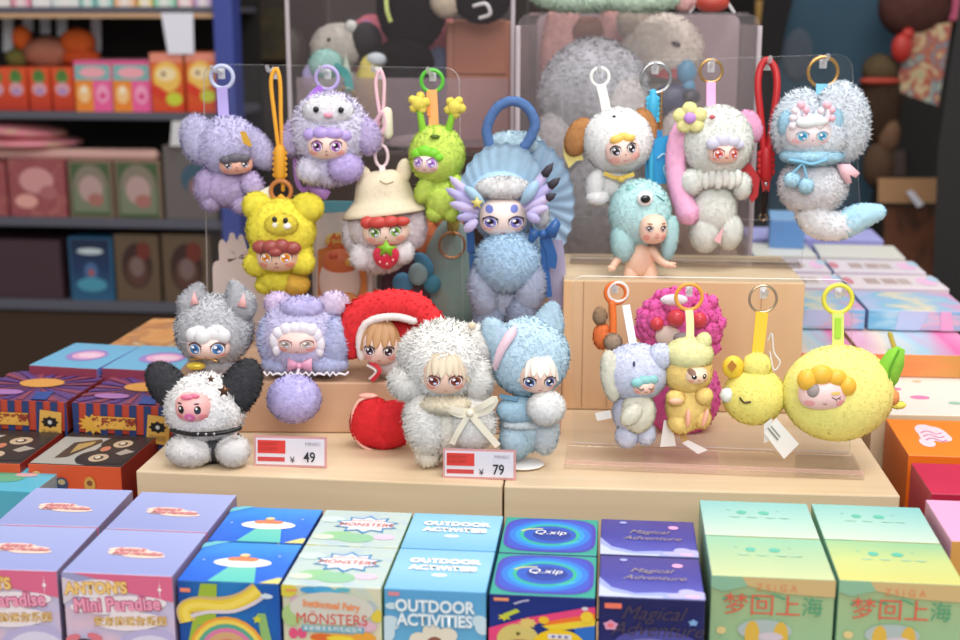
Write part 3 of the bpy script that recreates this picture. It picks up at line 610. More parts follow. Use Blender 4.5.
# cosmic boxes
def cosmic(s):
    s.vs = .62
    def rr(a, b, m): s.poly('T', [(.5+a*math.copysign(abs(math.cos(q))**.5, math.cos(q)), .5+b*math.copysign(abs(math.sin(q))**.5, math.sin(q))) for q in [2*math.pi*i/32 for i in range(32)]], m)
    rr(.475, .46, P('#4B3FB0')); rr(.44, .42, P('#3C55C4')); s.ell('T', .5, .5, .42, .4, P('#2E7AD8')); s.ell('T', .5, .5, .36, .34, P('#2A9AD8')); s.ell('T', .5, .5, .31, .29, P('#2FB48C')); s.ell('T', .5, .5, .275, .25, P('#2A5AC0')); s.ell('T', .52, .5, .2, .17, P('#26419C'))
    s.band('T', [(.2, .42), (.28, .36), (.42, .34)], .03, P('#CFCB88')); s.band('T', [(.62, .76), (.72, .72), (.8, .66)], .02, P('#4FC8D0')); s.text('T', .5, .47, 'Q.xip', .15, WHT, shear=.2)
    s.poly('F', [(0, .55), (.35, .36), (.9, .16), (1, .14), (1, .26), (.5, .42), (0, .8)], P('#E0457C')); s.poly('F', [(.5, .42), (1, .24), (1, .34), (.55, .5)], P('#E8742E')); s.poly('F', [(.5, .48), (1, .33), (1, .44), (.6, .56)], P('#E6CC3A')); s.poly('F', [(.8, .5), (1, .44), (1, .8), (.85, .8)], P('#2A6CC4'))
    s.rect('F', .05, .05, .19, .1, P('#E8986E')); s.star('F', .15, .36, .07, P('#CDCB3A'), 6, .5); s.band('F', [(.14, .36), (.2, .3), (.28, .24)], .06, P('#B8C844')); s.band('F', [(.24, .14), (.3, .1), (.38, .07)], .025, P('#B8B8D8')); s.ell('F', .9, .17, .03, .03, P('#D8D4DC'))
    s.ell('F', .28, .72, .2, .26, P('#CDBE72')); s.star('F', .37, .44, .09, P('#D9C070'), 8, .7); s.ell('F', .3, .84, .15, .13, P('#A8704E')); s.ell('F', .28, .62, .02, .03, P('#6A5A20'))
    s.ell('F', .66, .8, .25, .28, P('#E8C420')); s.ell('F', .64, .9, .15, .14, P('#D8581E')); s.rect('F', .56, .6, .78, .68, P('#D8D8E4')); s.ell('F', .52, .38, .05, .06, P('#E6B82E')); s.ell('F', .92, .3, .06, .09, P('#E8C83A'))
    for u in (.61, .67, .73): s.ell('F', u, .64, .018, .022, P('#6A6AA8'))
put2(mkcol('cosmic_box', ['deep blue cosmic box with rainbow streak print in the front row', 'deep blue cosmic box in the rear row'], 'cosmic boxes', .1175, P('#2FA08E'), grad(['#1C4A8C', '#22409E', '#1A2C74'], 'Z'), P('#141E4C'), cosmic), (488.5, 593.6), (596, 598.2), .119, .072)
# magical boxes
def magical(s):
    s.vs = .75
    s.poly('T', [(0, .55), (.12, .78), (.35, .9), (.6, .86), (1, .9), (1, 1), (0, 1)], P('#9CA8E4')); s.poly('T', [(0, .72), (.12, .88), (.35, .96), (.6, .95), (.6, 1), (0, 1)], P('#C4CCF0'))
    for u, v, a, b in ((.84, .84, .09, .07), (.92, .9, .12, .09), (.74, .93, .1, .06)): s.ell('T', u, v, a, b, P('#B7B4E8'))
    s.ell('T', .88, .94, .07, .04, P('#E4B8DC')); s.ell('T', .77, .22, .055, .05, P('#E6A8D4')); s.ell('T', .24, .12, .04, .03, P('#A8B0EC'))
    g = mat('#B8A8A4', .3, .4); s.text('T', .5, .38, 'Magical', .14, g, shear=.45); s.text('T', .53, .55, 'Adventure', .14, g, shear=.45)
    s.rect('F', .06, .08, .22, .15, P('#EC7A62')); s.star('F', .12, .38, .075, P('#D89ABC'), 5, .75); s.ell('F', .12, .38, .03, .03, P('#E8707C')); s.star('F', .89, .3, .05, P('#7FA8DC'), 5, .65)
    s.ell('F', .55, .62, .4, .2, P('#4A4C9A')); s.ell('F', .5, .7, .3, .16, P('#7A76B8'))
    g2 = mat('#5E5468', .3, .5); s.text('F', .5, .2, 'Magical', .2, g2, shear=.45); s.text('F', .55, .42, 'Adventure', .2, g2, shear=.45)
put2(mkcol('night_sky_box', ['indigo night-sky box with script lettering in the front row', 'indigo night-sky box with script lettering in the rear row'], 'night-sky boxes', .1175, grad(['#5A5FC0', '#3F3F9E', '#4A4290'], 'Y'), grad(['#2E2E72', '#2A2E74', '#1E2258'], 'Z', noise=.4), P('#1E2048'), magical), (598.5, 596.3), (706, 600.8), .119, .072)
# mint boxes
TXG = grad(['#D8604E', '#D8644E', '#5E9A70', '#3F9A6E'], 'Y')
def mint(s):
    s.vs = .68
    for u, a in ((.37, .045), (.57, .05)): s.ell('T', u, .34, a, .05, P('#5FBFA8'))
    for u in (.25, .7): s.ell('T', u, .28, .012, .012, P('#7CC8B0'))
    for u in (.3, .45, .62, .74): s.ell('T', u, .48, .05, .012, P('#A8D4C0'))
    s.poly('F', [(.25, 0), (1, 0), (1, .22), (.6, .2), (.3, .12)], P('#C9B07C')); s.poly('F', [(.0, 0), (.25, 0), (.3, .12), (.1, .2), (0, .15)], P('#8AB89A'))
    s.text('F', .53, .13, 'Z S I G A', .085, mat('#D98A5A')); s.text('F', .42, .37, '梦回上', .2, mat('#D4614C'), sx=1.05); s.text('F', .82, .37, '海', .18, mat('#4F9E78'))
    s.band('F', [(.1, .3), (.25, .24), (.4, .28)], .02, P('#4FA07A')); s.band('F', [(.45, .25), (.52, .22), (.6, .27)], .02, P('#4FA07A'))
    s.ell('F', .45, .68, .22, .14, P('#A8B8B8')); s.ell('F', .35, .74, .06, .18, P('#D4B04A')); s.ell('F', .58, .74, .06, .18, P('#D4B04A')); s.ell('F', .5, .76, .1, .06, P('#C8C0CC')); s.ell('F', .1, .7, .04, .05, P('#D8C68A'))
MT = grad(['#C8D2A0', '#AECBA2', '#92C8AC'], 'Y', noise=.15); MT2 = grad(['#CADCCB', '#A8D2CA', '#88C6C4'], 'Y'); MF = grad(['#6FB08C', '#8EBC94', '#A4B888'], 'Z', noise=.4)
MSd = P('#8FBFA4')
def mintcol(fl, fr, l0, l1, mt):
    a = mkcol('mint_box', [l0, l1], 'mint boxes', .127, mt, MF, MSd, mint)(0, fl, fr, .128, .0735); n = Vector((-math.sin(a.rz), math.cos(a.rz), 0))
    mkcol('mint_box', [l0, l1], 'mint boxes', .127, MT2, MF, MSd, mint)(1, None, None, .128, .0735, [gz(*fl, .128)+n*.0745, gz(*fr, .128)+n*.0745])
mintcol((711, 575), (836.5, 580.2), 'mint green box with red and green characters beside the night-sky box, front row', 'mint green box behind it with aqua top, beside the night-sky box', MT)
mintcol((839, 579.8), (966, 585.4), 'mint green box with yellowish top, front row at the end by the pink box', 'mint green box with aqua top, rear row at the end by the pink box', grad(['#D2CE7A', '#C6D188', '#92C49A'], 'Y', noise=.15))

# ------------------------------------------------------------------ boxes on the left of the table
def circus(s):
    s.vs = .66
    for i in range(-1, 10):
        a = i*.14; s.poly('F', [(max(a, 0), 0), (min(max(a+.07, 0), 1), 0), (min(max(a+.05, 0), 1), .62), (max(a-.02, 0), .62)], P('#263A6C')) if 0 <= a < 1 else None
    n = 22
    for i in range(n):
        q0, q1 = 2*math.pi*i/n, 2*math.pi*(i+.5)/n; c = '#C4563E' if i % 2 else '#5A4A8C'
        def clip(q): r = min(.5/max(abs(math.cos(q)), 1e-6), .5/max(abs(math.sin(q)), 1e-6))*.99; return (.5+r*math.cos(q), .5+r*math.sin(q))
        s.poly('T', [(.5, .5), clip(q0), clip(q1)], P('#8C4458' if i % 2 else '#5A3F80'))
    s.ell('T', .5, .42, .22, .16, P('#D89A4A')); s.ell('T', .3, .78, .17, .09, P('#A874B0')); s.poly('T', [(.6, .75), (.75, .7), (.8, 1), (.65, 1)], P('#2E4C94'))
    s.star('F', .2, .3, .15, P('#D8A23C'), 12, .65); s.rect('F', .2, .18, .62, .36, P('#D8A040')); s.rect('F', .22, .2, .6, .34, P('#E0AC4C'))
    s.text('F', .41, .27, '欢乐马戏团', .085, mat('#8C3424'), bold=.0006)
    s.poly('F', [(.74, .12), (.95, .15), (.93, .56), (.71, .52)], P('#D8A850')); s.star('F', .83, .3, .09, P('#1C1818'), 8, .75); s.ell('F', .83, .3, .02, .03, P('#C8C8C8')); s.text('F', .82, .46, '马戏团', .055, mat('#3A2A20'), rot=-5)
CT = P('#6A4070'); CF = P('#B8432E')
L1T = P('#6FB0D4')
def sky(s): s.ell('T', .52, .5, .28, .24, P('#9A84C4')); s.ell('T', .54, .5, .22, .17, P('#E0A8C8')); s.ell('T', .56, .5, .16, .09, P('#EBC8DC'))
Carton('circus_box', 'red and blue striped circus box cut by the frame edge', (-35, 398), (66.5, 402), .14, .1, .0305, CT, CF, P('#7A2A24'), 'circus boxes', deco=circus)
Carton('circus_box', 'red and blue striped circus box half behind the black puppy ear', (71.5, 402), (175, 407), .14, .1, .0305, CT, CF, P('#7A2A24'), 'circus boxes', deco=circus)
Carton('pale_blue_box', 'pale blue box with pink oval print behind the cut-off circus box', (28, 365), (97, 369), .15, .1, .145, L1T, P('#8C3A50'), P('#6A74B4'), 'pale blue boxes', deco=sky)
Carton('pale_blue_box', 'pale blue box with pink oval print behind the grey cat plush', (101, 368), (182, 372), .15, .1, .145, L1T, P('#8C3A50'), P('#6A74B4'), 'pale blue boxes', deco=sky)
# opened trays with a printed flap, the circus boxes stand on them
def critter(s):
    s.tv = (.55, .45)
    s.rect('T', .02, .05, .6, .98, P('#A8A49C')); s.poly('T', [(.2, .25), (.45, .1), (.5, .2), (.32, .75), (.2, .8)], P('#4A3A2E')); s.poly('T', [(.26, .3), (.42, .18), (.42, .3), (.3, .62)], P('#B09058'))
    for u, v in ((.7, .2), (.62, .72)): s.ell('T', u, v, .2, .26, P('#2A2626'))
    s.poly('T', [(.55, .1), (.98, .05), (.98, .9), (.5, .95)], P('#2C2828'))
    for u, v in ((.74, .24), (.66, .74)): s.ell('T', u, v, .1, .13, P('#C0A88C')); s.ell('T', u, v, .05, .065, P('#3A302A')); s.ell('T', u-.01, v-.01, .03, .04, P('#D8CCB8'))
    s.ell('T', .62, .44, .05, .09, P('#C0765A')); s.poly('T', [(.84, .42), (.96, .5), (.86, .64), (.78, .58)], P('#A89C90'))
    s.ell('F', .36, .2, .07, .07, P('#3E4A6A')); s.ell('F', .36, .18, .04, .03, P('#B8A87C')); s.ell('F', .66, .2, .06, .09, P('#C89848')); s.ell('F', .66, .18, .03, .03, P('#7A4A30')); s.ell('F', .1, .12, .05, .05, P('#D8A870'))
for fl_, fr_, lb in (((-92, 460), (20, 464), 'orange tray box with black cartoon eye print cut by the frame edge'), ((27, 463.5), (121, 467.5), 'orange tray box with black cartoon eye print beside the platform')):
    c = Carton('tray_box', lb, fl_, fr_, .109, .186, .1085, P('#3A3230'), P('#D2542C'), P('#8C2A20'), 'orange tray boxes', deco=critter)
def mixed(s): s.ell('T', .4, .45, .3, .2, P('#4E9A7A')); s.ell('T', .55, .5, .18, .18, P('#5AA886')); s.ell('T', .3, .5, .12, .1, P('#C89AA4')); s.ell('T', .7, .35, .12, .08, P('#D0A8A8'))
Carton('aqua_box', 'aqua box with green plant print beside the lilac boxes', (-60, 487), (33, 492), .1, .062, .032, P('#58B4CC'), P('#4AA8C4'), P('#8C9CA0'), None, deco=mixed)
Carton('navy_box', 'deep blue box under the aqua box', (-70, 509), (25, 514), .0675, .068, .067, P('#1E4C9C'), P('#1C48A0'), P('#1A3A80'))
Carton('orange_flat_box', 'orange and cream printed box behind the grey cat plush', (108, 345), (200, 348), .14, .14, .139, swirl(['#D9863E', '#E2A868', '#B87848', '#D8C8A0'], 3), P('#B8683A'), P('#9A5430'))

# ------------------------------------------------------------------ boxes on the right of the table
def splash(s):
    for u, v, a, b in ((.36, .35, .12, .2), (.44, .42, .12, .22), (.32, .5, .08, .14), (.28, .66, .08, .12), (.5, .5, .07, .12)): s.ell('T', u, v, a, b, P('#E6D4DC'))
    for i in range(3): s.band('T', [(.28, .4+.1*i), (.36, .34+.1*i), (.44, .42+.1*i), (.5, .38+.1*i)], .02, P('#D87AA8'))
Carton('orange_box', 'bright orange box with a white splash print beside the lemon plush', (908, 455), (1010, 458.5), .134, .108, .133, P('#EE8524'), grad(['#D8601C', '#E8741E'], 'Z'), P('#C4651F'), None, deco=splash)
def crim(s): s.ell('T', .72, .35, .12, .07, P('#8A2038')); s.ell('T', .8, .42, .08, .05, P('#8A2038'))
Carton('crimson_box', 'crimson box in front of the bright orange box', (931, 493.5), (1035, 497), .134, .076, .133, P('#C4284C'), P('#A81E3C'), P('#B83A50'), None, deco=crim)
Carton('pink_box', 'pale pink box behind the end mint green box', (951, 541), (1055, 545), .134, .086, .133, P('#E8A8D0'), P('#C8924C'), P('#DC9AB4'))
HOLO = grad(['#B9C4E8', '#8CC4E0', '#E6DCC0', '#9CC8E4', '#E0A8CC'], 'X', noise=1.0, nscale=3); HOLOF = grad(['#6AAED6', '#A8CCE0', '#D8B4CC', '#7AB4DC'], 'X', noise=1.1, nscale=3)
PINKH = grad(['#E8B0CC', '#F0DCC8', '#A8D0E0', '#E86AA8', '#E8A0C4'], 'X', noise=.9, nscale=2)
def flaptop(s):
    for u in (.12, .3): s.rect('T', u+.1, .3, u+.24, .7, P('#BCA8A4'))
    s.rect('T', .56, .3, .68, .7, P('#C4B4B0')); s.ell('T', .05, .5, .05, .25, P('#D88A9A')); s.ell('T', .85, .5, .1, .3, P('#EFC4E4')); s.ell('T', .95, .3, .06, .2, P('#B8D4E8'))
def holo2(s): s.poly('F', [(.3, 0), (.6, 0), (.5, .2), (.27, .2)], P('#BCC4E4')); s.poly('F', [(.7, 0), (.8, 0), (.84, .2), (.71, .2)], P('#E0A8D0'))
rows = [((780, 308.7), (866, 310), (868.5, 310), (972, 312), .105, HOLO, HOLOF, 'iridescent blue box', 'front of its block', holo2),
        ((770, 286.2), (848, 287.5), (850, 287.5), (950, 289), .085, P('#E6DCE0'), P('#D8C8D4'), 'white and pink printed box', 'second behind the iridescent front', flaptop),
        ((762, 270.2), (832, 271.2), (834, 271.2), (927, 273), .085, P('#E2DAE2'), P('#D8C8D4'), 'white and pink printed box', 'third behind the iridescent front', flaptop),
        ((754, 255.2), (818, 256), (820, 256), (906, 258), .1, P('#DCDCD4'), P('#D0CCC8'), 'pale grey-green printed box', 'fourth behind the iridescent front', None),
        ((748, 238.2), (802, 239), (805, 239), (884, 240.5), .11, P('#AEB0E8'), P('#9C9CDC'), 'lavender box', 'farthest of its block', None)]
for a, b, c, d, dep, tp, ff, nm, pos, dc in rows:
    for k, (l, r) in enumerate(((a, b), (c, d))):
        e = gz(*l, .185); Carton('shimmer_box', f'{nm} {"near the blue furry doll tail" if k == 0 else "at the outer table side"}, {pos}', l, r, .185, dep, .0225, tp, ff, P('#8CA8D0'), 'boxes on the shimmering block', deco=dc)
for l, r, k in (((792, 352.6), (860, 353.5), 'behind the lemon strap'), ((862, 353.5), (985, 356), 'above the orange and white boxes')):
    Carton('blush_box', 'pink and pastel swirl box under the shimmering boxes, '+k, l, r, .161, .53, .0245, PINKH, grad(['#D8703C', '#E08A4C', '#C8984C'], 'X', noise=.6), P('#C89070'), 'pink swirl boxes')
def floral(s):
    for u, v, a, c in ((.35, .85, .06, '#E07AB0'), (.5, .9, .08, '#E884B8'), (.2, .82, .07, '#A8CDBE'), (.75, .93, .06, '#9CC8B4'), (.6, .8, .04, '#D8C4A0')): s.ell('T', u, v, a, a*.14, P(c))
Carton('floral_box', 'cream floral box between the pink swirl boxes and the bright orange box', (872, 414), (1000, 416.5), .136, .6, .1355, P('#EFE6DC'), P('#DCC8A8'), P('#DCC4A8'), None, deco=floral)
Carton('blue_cushion_box', 'blue box standing beyond the furry doll tail', (770, 220), (806, 221), .225, .1, .04, P('#88B4E0'), P('#5E90CC'), P('#5A88C0'))

# ------------------------------------------------------------------ clear acrylic
EDGE = clear('#F4F6F8', .3, .5, '#FAFAFC', .2)
PEDGE = clear('#F8FAFC', .3, .8, '#FFFFFF', .2)
ACR = clear('#FBFCFC', .4, .012, '#E8E2E4')
CASE = clear('#FDFCFC', .35, .018, '#E4D4DA')
CASEE = clear('#F4F0F2', .4, .45, '#F2E8EE', .2)
def plate(name, parent, P4, th, rad=.004, m=None, me=None, corners=(1, 1, 1, 1), seg=6):
    """upright clear sheet in the plane of P4 (bottom-left, bottom-right, top-right, top-left), thickness th backwards"""
    m = m or ACR; me = me or PEDGE; P4 = [Vector(p) for p in P4]; n = (P4[1]-P4[0]).cross(P4[3]-P4[0]).normalized()*-th; out = []
    for i in range(4):
        p, a, b = P4[i], P4[i-1], P4[(i+1) % 4]
        if not corners[i]: out.append(p); continue
        u, v = (a-p).normalized()*rad, (b-p).normalized()*rad; c = p+u+v
        for j in range(seg+1):
            q = math.pi/2*j/seg; out.append(c-v*math.cos(q)-u*math.sin(q))
    k = len(out); V = np.array([o[:] for o in out]+[(o+n)[:] for o in out]); mb = MB()
    mb.add(V, [tuple(range(k)), tuple(range(2*k-1, k-1, -1))], m, flat=True); mb.add(V, [(i, i+k, (i+1) % k+k, (i+1) % k) for i in range(k)], me, flat=True)
    return mb.build(name, parent)
def root(name, label, cat, loc, group=None):
    o = bpy.data.objects.new(name, None); COL.objects.link(o); o.location = loc; ORG[o] = tuple(loc); return tag(o, label, cat, group)
def hook(parent, px, py, Y, m=None):
    s = pxs(Y); c = at(px, py, Y); mb = MB()
    V, F = tubeg([c+Vector((0, .001, -.001)), c+Vector((0, -.012, .000)), c+Vector((0, -.03, .002)), c+Vector((0, -.034, .006))], [2.2*s]*4, 8); mb.add(V, F, EDGE)
    bevbox(mb, (c.x, Y-.002, c.z-.002), (3.4*s, .0019, 6*s), .0006, EDGE); mb.build('hook', parent)
YA, YBP, YC = 1.36, 1.385, 1.172
HX = {}
r = root('acrylic_stand', 'clear stand board holding the lavender, yellow, bucket-hat and green charms', 'display stand', at(332, 378, YA))
zb = RZ+.004
def bl(px, Y, z): p = at(px, 300, Y); return Vector((p.x, Y, z))
plate('board', r, [bl(206, YA, zb), bl(463, YA, zb), at(459, 68, YA), at(203, 64, YA)], .003, .014, corners=(0, 0, 1, 1))
mb = MB(); a = bl(206, YA, 0).x; b = bl(463, YA, 0).x; bevbox(mb, ((a+b)/2, YA, RZ+.0022), ((b-a)/2, .03, .0018), .001, clear('#FBF8F6', .5, .05, '#F4E8E0')); mb.build('foot', r)
for x, y in ((222, 71), (276, 71), (328, 71), (379, 71), (433, 73)): hook(r, x, y, YA)
r = root('acrylic_stand', 'clear stand board holding the puppy, flower bunny and furry heart-eared charms', 'display stand', at(705, 280, YBP))
plate('board', r, [bl(566, YBP, BZ+.004), bl(800, YBP, BZ+.004), bl(800, YBP, .3), bl(566, YBP, .3)], .003, .014, corners=(0, 0, 0, 0))
plate('board', r, [bl(566, YBP, .3), bl(856, YBP, .3), at(852, 54, YBP), at(561, 64, YBP)], .003, .014, corners=(0, 1, 1, 1))
mb = MB(); a = bl(570, YBP, 0).x; b = bl(798, YBP, 0).x; bevbox(mb, ((a+b)/2, YBP, BZ+.0022), ((b-a)/2, .018, .0018), .001, clear('#FBF8F6', .5, .05, '#F4E8E0')); mb.build('foot', r)
for x, y in ((600, 70), (655, 66), (711, 64), (767, 62), (823, 60)): hook(r, x, y, YBP)
r = root('acrylic_stand', 'low clear stand on the maple platform holding elephant, duck and lemon charms', 'display stand', at(712, 440, YC))
plate('board', r, [bl(575, YC, PT+.002), bl(860, YC, PT+.002), at(853, 280, YC), at(571, 276, YC)], .003, .012, corners=(0, 0, 1, 1))
p0 = gz(568, 452, PT); p1 = gz(858, 461, PT)
mb = MB(); yb = YC-.036; x0, x1 = bl(570, YC, 0).x, bl(862, YC, 0).x
bevbox(mb, ((x0+x1)/2, yb, PT+.0025), ((x1-x0)/2, .033, .002), .001, clear('#FEFDFD', .25, .02, '#F8ECE8')); mb.build('foot', r)
mb = MB(); bevbox(mb, ((x0+x1)/2, yb-.032, PT+.0068), ((x1-x0)/2, .0012, .002), .0006, clear('#FBF2EE', .4, .2, '#F4DCD4')); mb.build('front_lip', r)
for x, y in ((615, 285), (689, 288), (763, 290), (838, 290)): hook(r, x, y, YC)
def case(name, label, x0, x1, yt, Y0, Y1, zb, rad=.012, shelf=None, m=None, mb_=None):
    m = m or CASE
    r = root(name, label, 'display case', (at((x0+x1)/2, 300, Y0).x, (Y0+Y1)/2, zb)); a, b = at(x0, 200, Y0).x, at(x1, 200, Y0).x; zt = at((x0+x1)/2, yt, Y0).z
    V3 = Vector; t = .004
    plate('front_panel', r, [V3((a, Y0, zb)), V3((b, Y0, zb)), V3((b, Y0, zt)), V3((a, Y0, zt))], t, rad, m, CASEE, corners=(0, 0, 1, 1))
    plate('back_panel', r, [V3((a, Y1, zb)), V3((b, Y1, zb)), V3((b, Y1, zt)), V3((a, Y1, zt))], t, rad, mb_ or m, CASEE, corners=(0, 0, 1, 1))
    for x in (a, b): mb = MB(); bevbox(mb, (x, (Y0+Y1)/2, (zb+zt-rad)/2), (.002, (Y1-Y0)/2-.0045, (zt-rad-zb)/2), .0005, CASEE if False else m); mb.build('side_panel', r)
    if zt < .62: mb = MB(); bevbox(mb, ((a+b)/2, (Y0+Y1)/2, zt), ((b-a)/2-rad, (Y1-Y0)/2, .002), .0005, m); mb.build('top_panel', r)
    mb = MB(); bevbox(mb, ((a+b)/2, (Y0+Y1)/2, zb+.002), ((b-a)/2-.003, (Y1-Y0)/2-.005, .0018), .0005, m); mb.build('base_panel', r)
    for x in (a, b): mb = MB(); V, F = tubeg([(x, Y0, zb+.002), (x, Y0, zt-rad)], .0028, 8); mb.add(V, F, CASEE); mb.build('corner_post', r)
    for z in (shelf or []): mb = MB(); bevbox(mb, ((a+b)/2, (Y0+Y1)/2, z), ((b-a)/2-.004, (Y1-Y0)/2-.006, .002), .0005, CASEE); mb.build('inner_shelf', r)
    return r, a, b, zt
# ------------------------------------------------------------------ clear cases and the plush behind the boards
DKB = mat('#3A2A22', .6)
c0 = at(286, 152, 1.60); c1 = at(516, 152, 1.60)
Carton.raw('display_plinth', 'dark brown plinth under the tall clear case', ((c0.x+c1.x)/2, 1.74, .0005), c1.x-c0.x, .27, c0.z-.001, 0, DKB, DKB, DKB, cat='plinth', bev=.002)
zL = c0.z
rL, aL, bL, tL = case('clear_case', 'tall clear case with the black plush toy inside', 293, 512, -70, 1.625, 1.85, zL, shelf=None)
Yp = 1.46; d0 = at(514, 277, Yp); d1 = at(752, 277, Yp)
PLW = wood('#CDAA86', '#D8B898')
Carton.raw('display_plinth', 'pale wooden plinth under the wide clear case', ((d0.x+d1.x)/2, Yp+.155, .0005), d1.x-d0.x, .31, d0.z-.001, 0, PLW, PLW, PLW, cat='plinth', bev=.002)
rR, aR, bR, tR = case('clear_case', 'wide clear case with rounded corners holding the grey round plush', 517, 752, 14, 1.475, 1.76, d0.z, shelf=None, mb_=clear('#E8DCE0', .3, .45, '#D0BCC2'), m=clear('#FDFCFC', .35, .055, '#F0E4E8'))  # pale panel haze paints in the bright store reflecting on the acrylic
# frosted lower front of the tall case
mb = MB(); fa, fb = at(296, 80, 1.632), at(509, 80, 1.632); fz0, fz1 = zL+.005, at(400, 78, 1.632).z
bevbox(mb, ((fa.x+fb.x)/2, 1.634, (fz0+fz1)/2), ((fb.x-fa.x)/2, .001, (fz1-fz0)/2), .0004, clear('#F4ECEE', .3, .32, '#C4B4BA')); mb.build('frosted_panel', rL)
# inside the wide case
t = Toy('plush_toy', 'large grey round fluffy plush inside the wide clear case', 'plush toy', 592, 270, 1.60)
t.fur('body', furm('#A2A5AE', .3, 60), (594, 96, 0, 54, 56, 50), 6, sub=5); t.fur('belly', furm('#D5D2D0'), (622, 118, -30, 26, 40, 22), 5); t.fur('foot', furm('#B9B7BA'), (562, 140, -20, 26, 34, 24), 5); t.fur('body_base', furm('#9A9A9E'), (596, 205, 0, 50, 66, 46), 5)
t = Toy('plush_toy', 'cream dog plush with a black eye and red collar in the wide clear case', 'plush toy', 668, 270, 1.68)
t.fur('head', furm('#D8CDBE'), [(664, 50, 0, 38, 34, 34), (640, 52, -5, 18, 22, 18)], 4); t.fur('ear', furm('#CDBBA6'), (632, 22, 0, 14, 16, 10), 4)
t.smooth('eye', mat('#1A1818', .2), (676, 44, -33, 5, 2.6, 3, {'roll': -20})); t.strap('collar', P('#A8323A'), [(652, 70, -26), (668, 74, -30), (684, 72, -27)], 9)
t.fur('body', furm('#C4B6A6'), (664, 150, 4, 38, 76, 32), 4); t.smooth('scarf', P('#4E93B8'), [(686, 72, -26, 10, 12, 7), (688, 88, -26, 7, 10, 6)]); t.smooth('pouch', P('#3A4264'), [(672, 100, -30, 20, 16, 12), (690, 97, -34, 10, 8, 8, {'m': P('#2A2C3C')})])
t = Toy('plush_toy', 'brown and white plush standing low behind the puppy charm in the wide case', 'plush toy', 700, 270, 1.56); t.fur('body', furm('#C9AE9C'), (700, 210, 0, 28, 58, 24), 4); t.fur('ear', furm('#8A5A44'), (648, 118, 0, 14, 18, 10), 3); t.fur('head', furm('#D9CFCA'), (684, 140, 0, 26, 30, 22), 4)
t = Toy('plush_toy', 'brown and rose plush at the rear of the wide clear case', 'plush toy', 575, 270, 1.72)
t.fur('head', furm('#6A3E30'), (588, 34, 0, 24, 16, 14), 3); t.fur('body', furm('#C98A84'), [(563, 60, 0, 22, 60, 16), (612, 40, 0, 14, 34, 12)], 3, label='rose fur body'); t.fur('leg', furm('#B9837E'), (570, 200, 0, 28, 80, 16), 3)
t = Toy('plush_toy', 'mint green fluffy plush lying on top of the wide clear case', 'plush toy', 610, 13, 1.60)
t.fur('body', furm('#C2E2C6'), [(580, -4, 0, 48, 15, 30), (640, -3, 0, 44, 14, 30)], 5); t.fur('paw', furm('#E2A6A2'), (684, -2, 0, 11, 12, 12), 4)
t = Toy('toy_basket', 'small red and brown toy box on top of the wide clear case', 'box', 712, 13, 1.66); t.smooth('box', mat('#A83A2C', .5), [(712, 3, 0, 17, 9, 12)]); t.tube('handle', EDGE, [(690, 12), (712, -14), (734, 12)], 1.5)
# inside the tall case
YL = 1.73
t = Toy('plush_toy', 'black plush toy sitting with a dark bobble cap in the tall clear case', 'plush toy', 405, 150, YL)
BK = furm('#060607', .2); t.fur('body', BK, (412, 4, 0, 35, 46, 30), 3); t.fur('leg', BK, (403, 62, -18, 30, 22, 24), 3); t.fur('base', BK, (406, 110, 0, 34, 40, 26), 3)
t.smooth('cap', mat('#17181F', .8), [(366, 40, -10, 16, 18, 14), (376, 58, -6, 20, 14, 14)]); t.fur('bobble', furm('#C9C8C4'), (351, 27, -14, 6.5, 6.5, 6.5), 2); t.strap('ribbon', P('#B8C868'), [(386, -6, -28), (387, 10, -31), (391, 22, -31)], 4)
t = Toy('shoulder_bag', 'black and cream fur bag with a white chain hanging in the tall clear case', 'bag', 480, 24, 1.70)
t.fur('flap', furm('#D2BFA6'), (447, 0, 0, 16, 17, 12), 3); t.fur('body', BK, (482, -2, 0, 28, 24, 16), 3); t.tube('chain', mat('#D8D8DA', .3), [(474, 6, -18), (486, 4, -20), (490, 14, -20), (480, 18, -18)], 2)
t = Toy('salmon_box', 'salmon pink square box inside the tall clear case', 'box', 480, 152, 1.78); mb = MB(); q = t.p(480, 85, 0); bevbox(mb, (q.x, q.y, (at(480, 19, 1.78).z+zL)/2), (31*t.s, .03, (at(480, 19, 1.78).z-zL)/2-.003), .002, P('#C98A72', .6)); mb.build('carton', t.o)
q = at(480, 47, 1.748); mb = MB(); bevbox(mb, (q.x, 1.748, q.z), (26*t.s, .0015, 26*t.s), .001, P('#BE7E66', .6)); mb.build('raised_panel', t.o)
t = Toy('plush_toy', 'mint plush with lavender ears and a teal strap in the tall clear case', 'plush toy', 330, 150, 1.66)
t.fur('head', furm('#9AD2C8'), (326, 66, 0, 17, 16, 14), 3); t.fur('body', furm('#A8D8CC'), (332, 108, 0, 26, 36, 15), 3); t.fur('ear', furm('#B0A4DC'), (312, 78, 0, 9, 14, 8), 3); t.slab('ear_tip', P('#CFE0D0'), [(340, 82), (346, 54), (354, 84)], -8, 4); t.strap('strap', P('#2E9E9E'), [(334, 66, -18), (346, 74, -22), (350, 90, -24)], 8); t.ring('ring', mat('#B8A070', .3, .8), 346, 97, 9, 1, -24)
t = Toy('plush_toy', 'yellow bottle-shaped plush beside the black plush in the tall clear case', 'plush toy', 368, 150, YL-.06); t.fur('body', furm('#DCC95A'), (370, 100, 0, 16, 44, 16, {'sh': pear(.15)}), 3); t.fur('cap', furm('#C8D4DC'), (376, 60, 0, 10, 7, 9), 2)
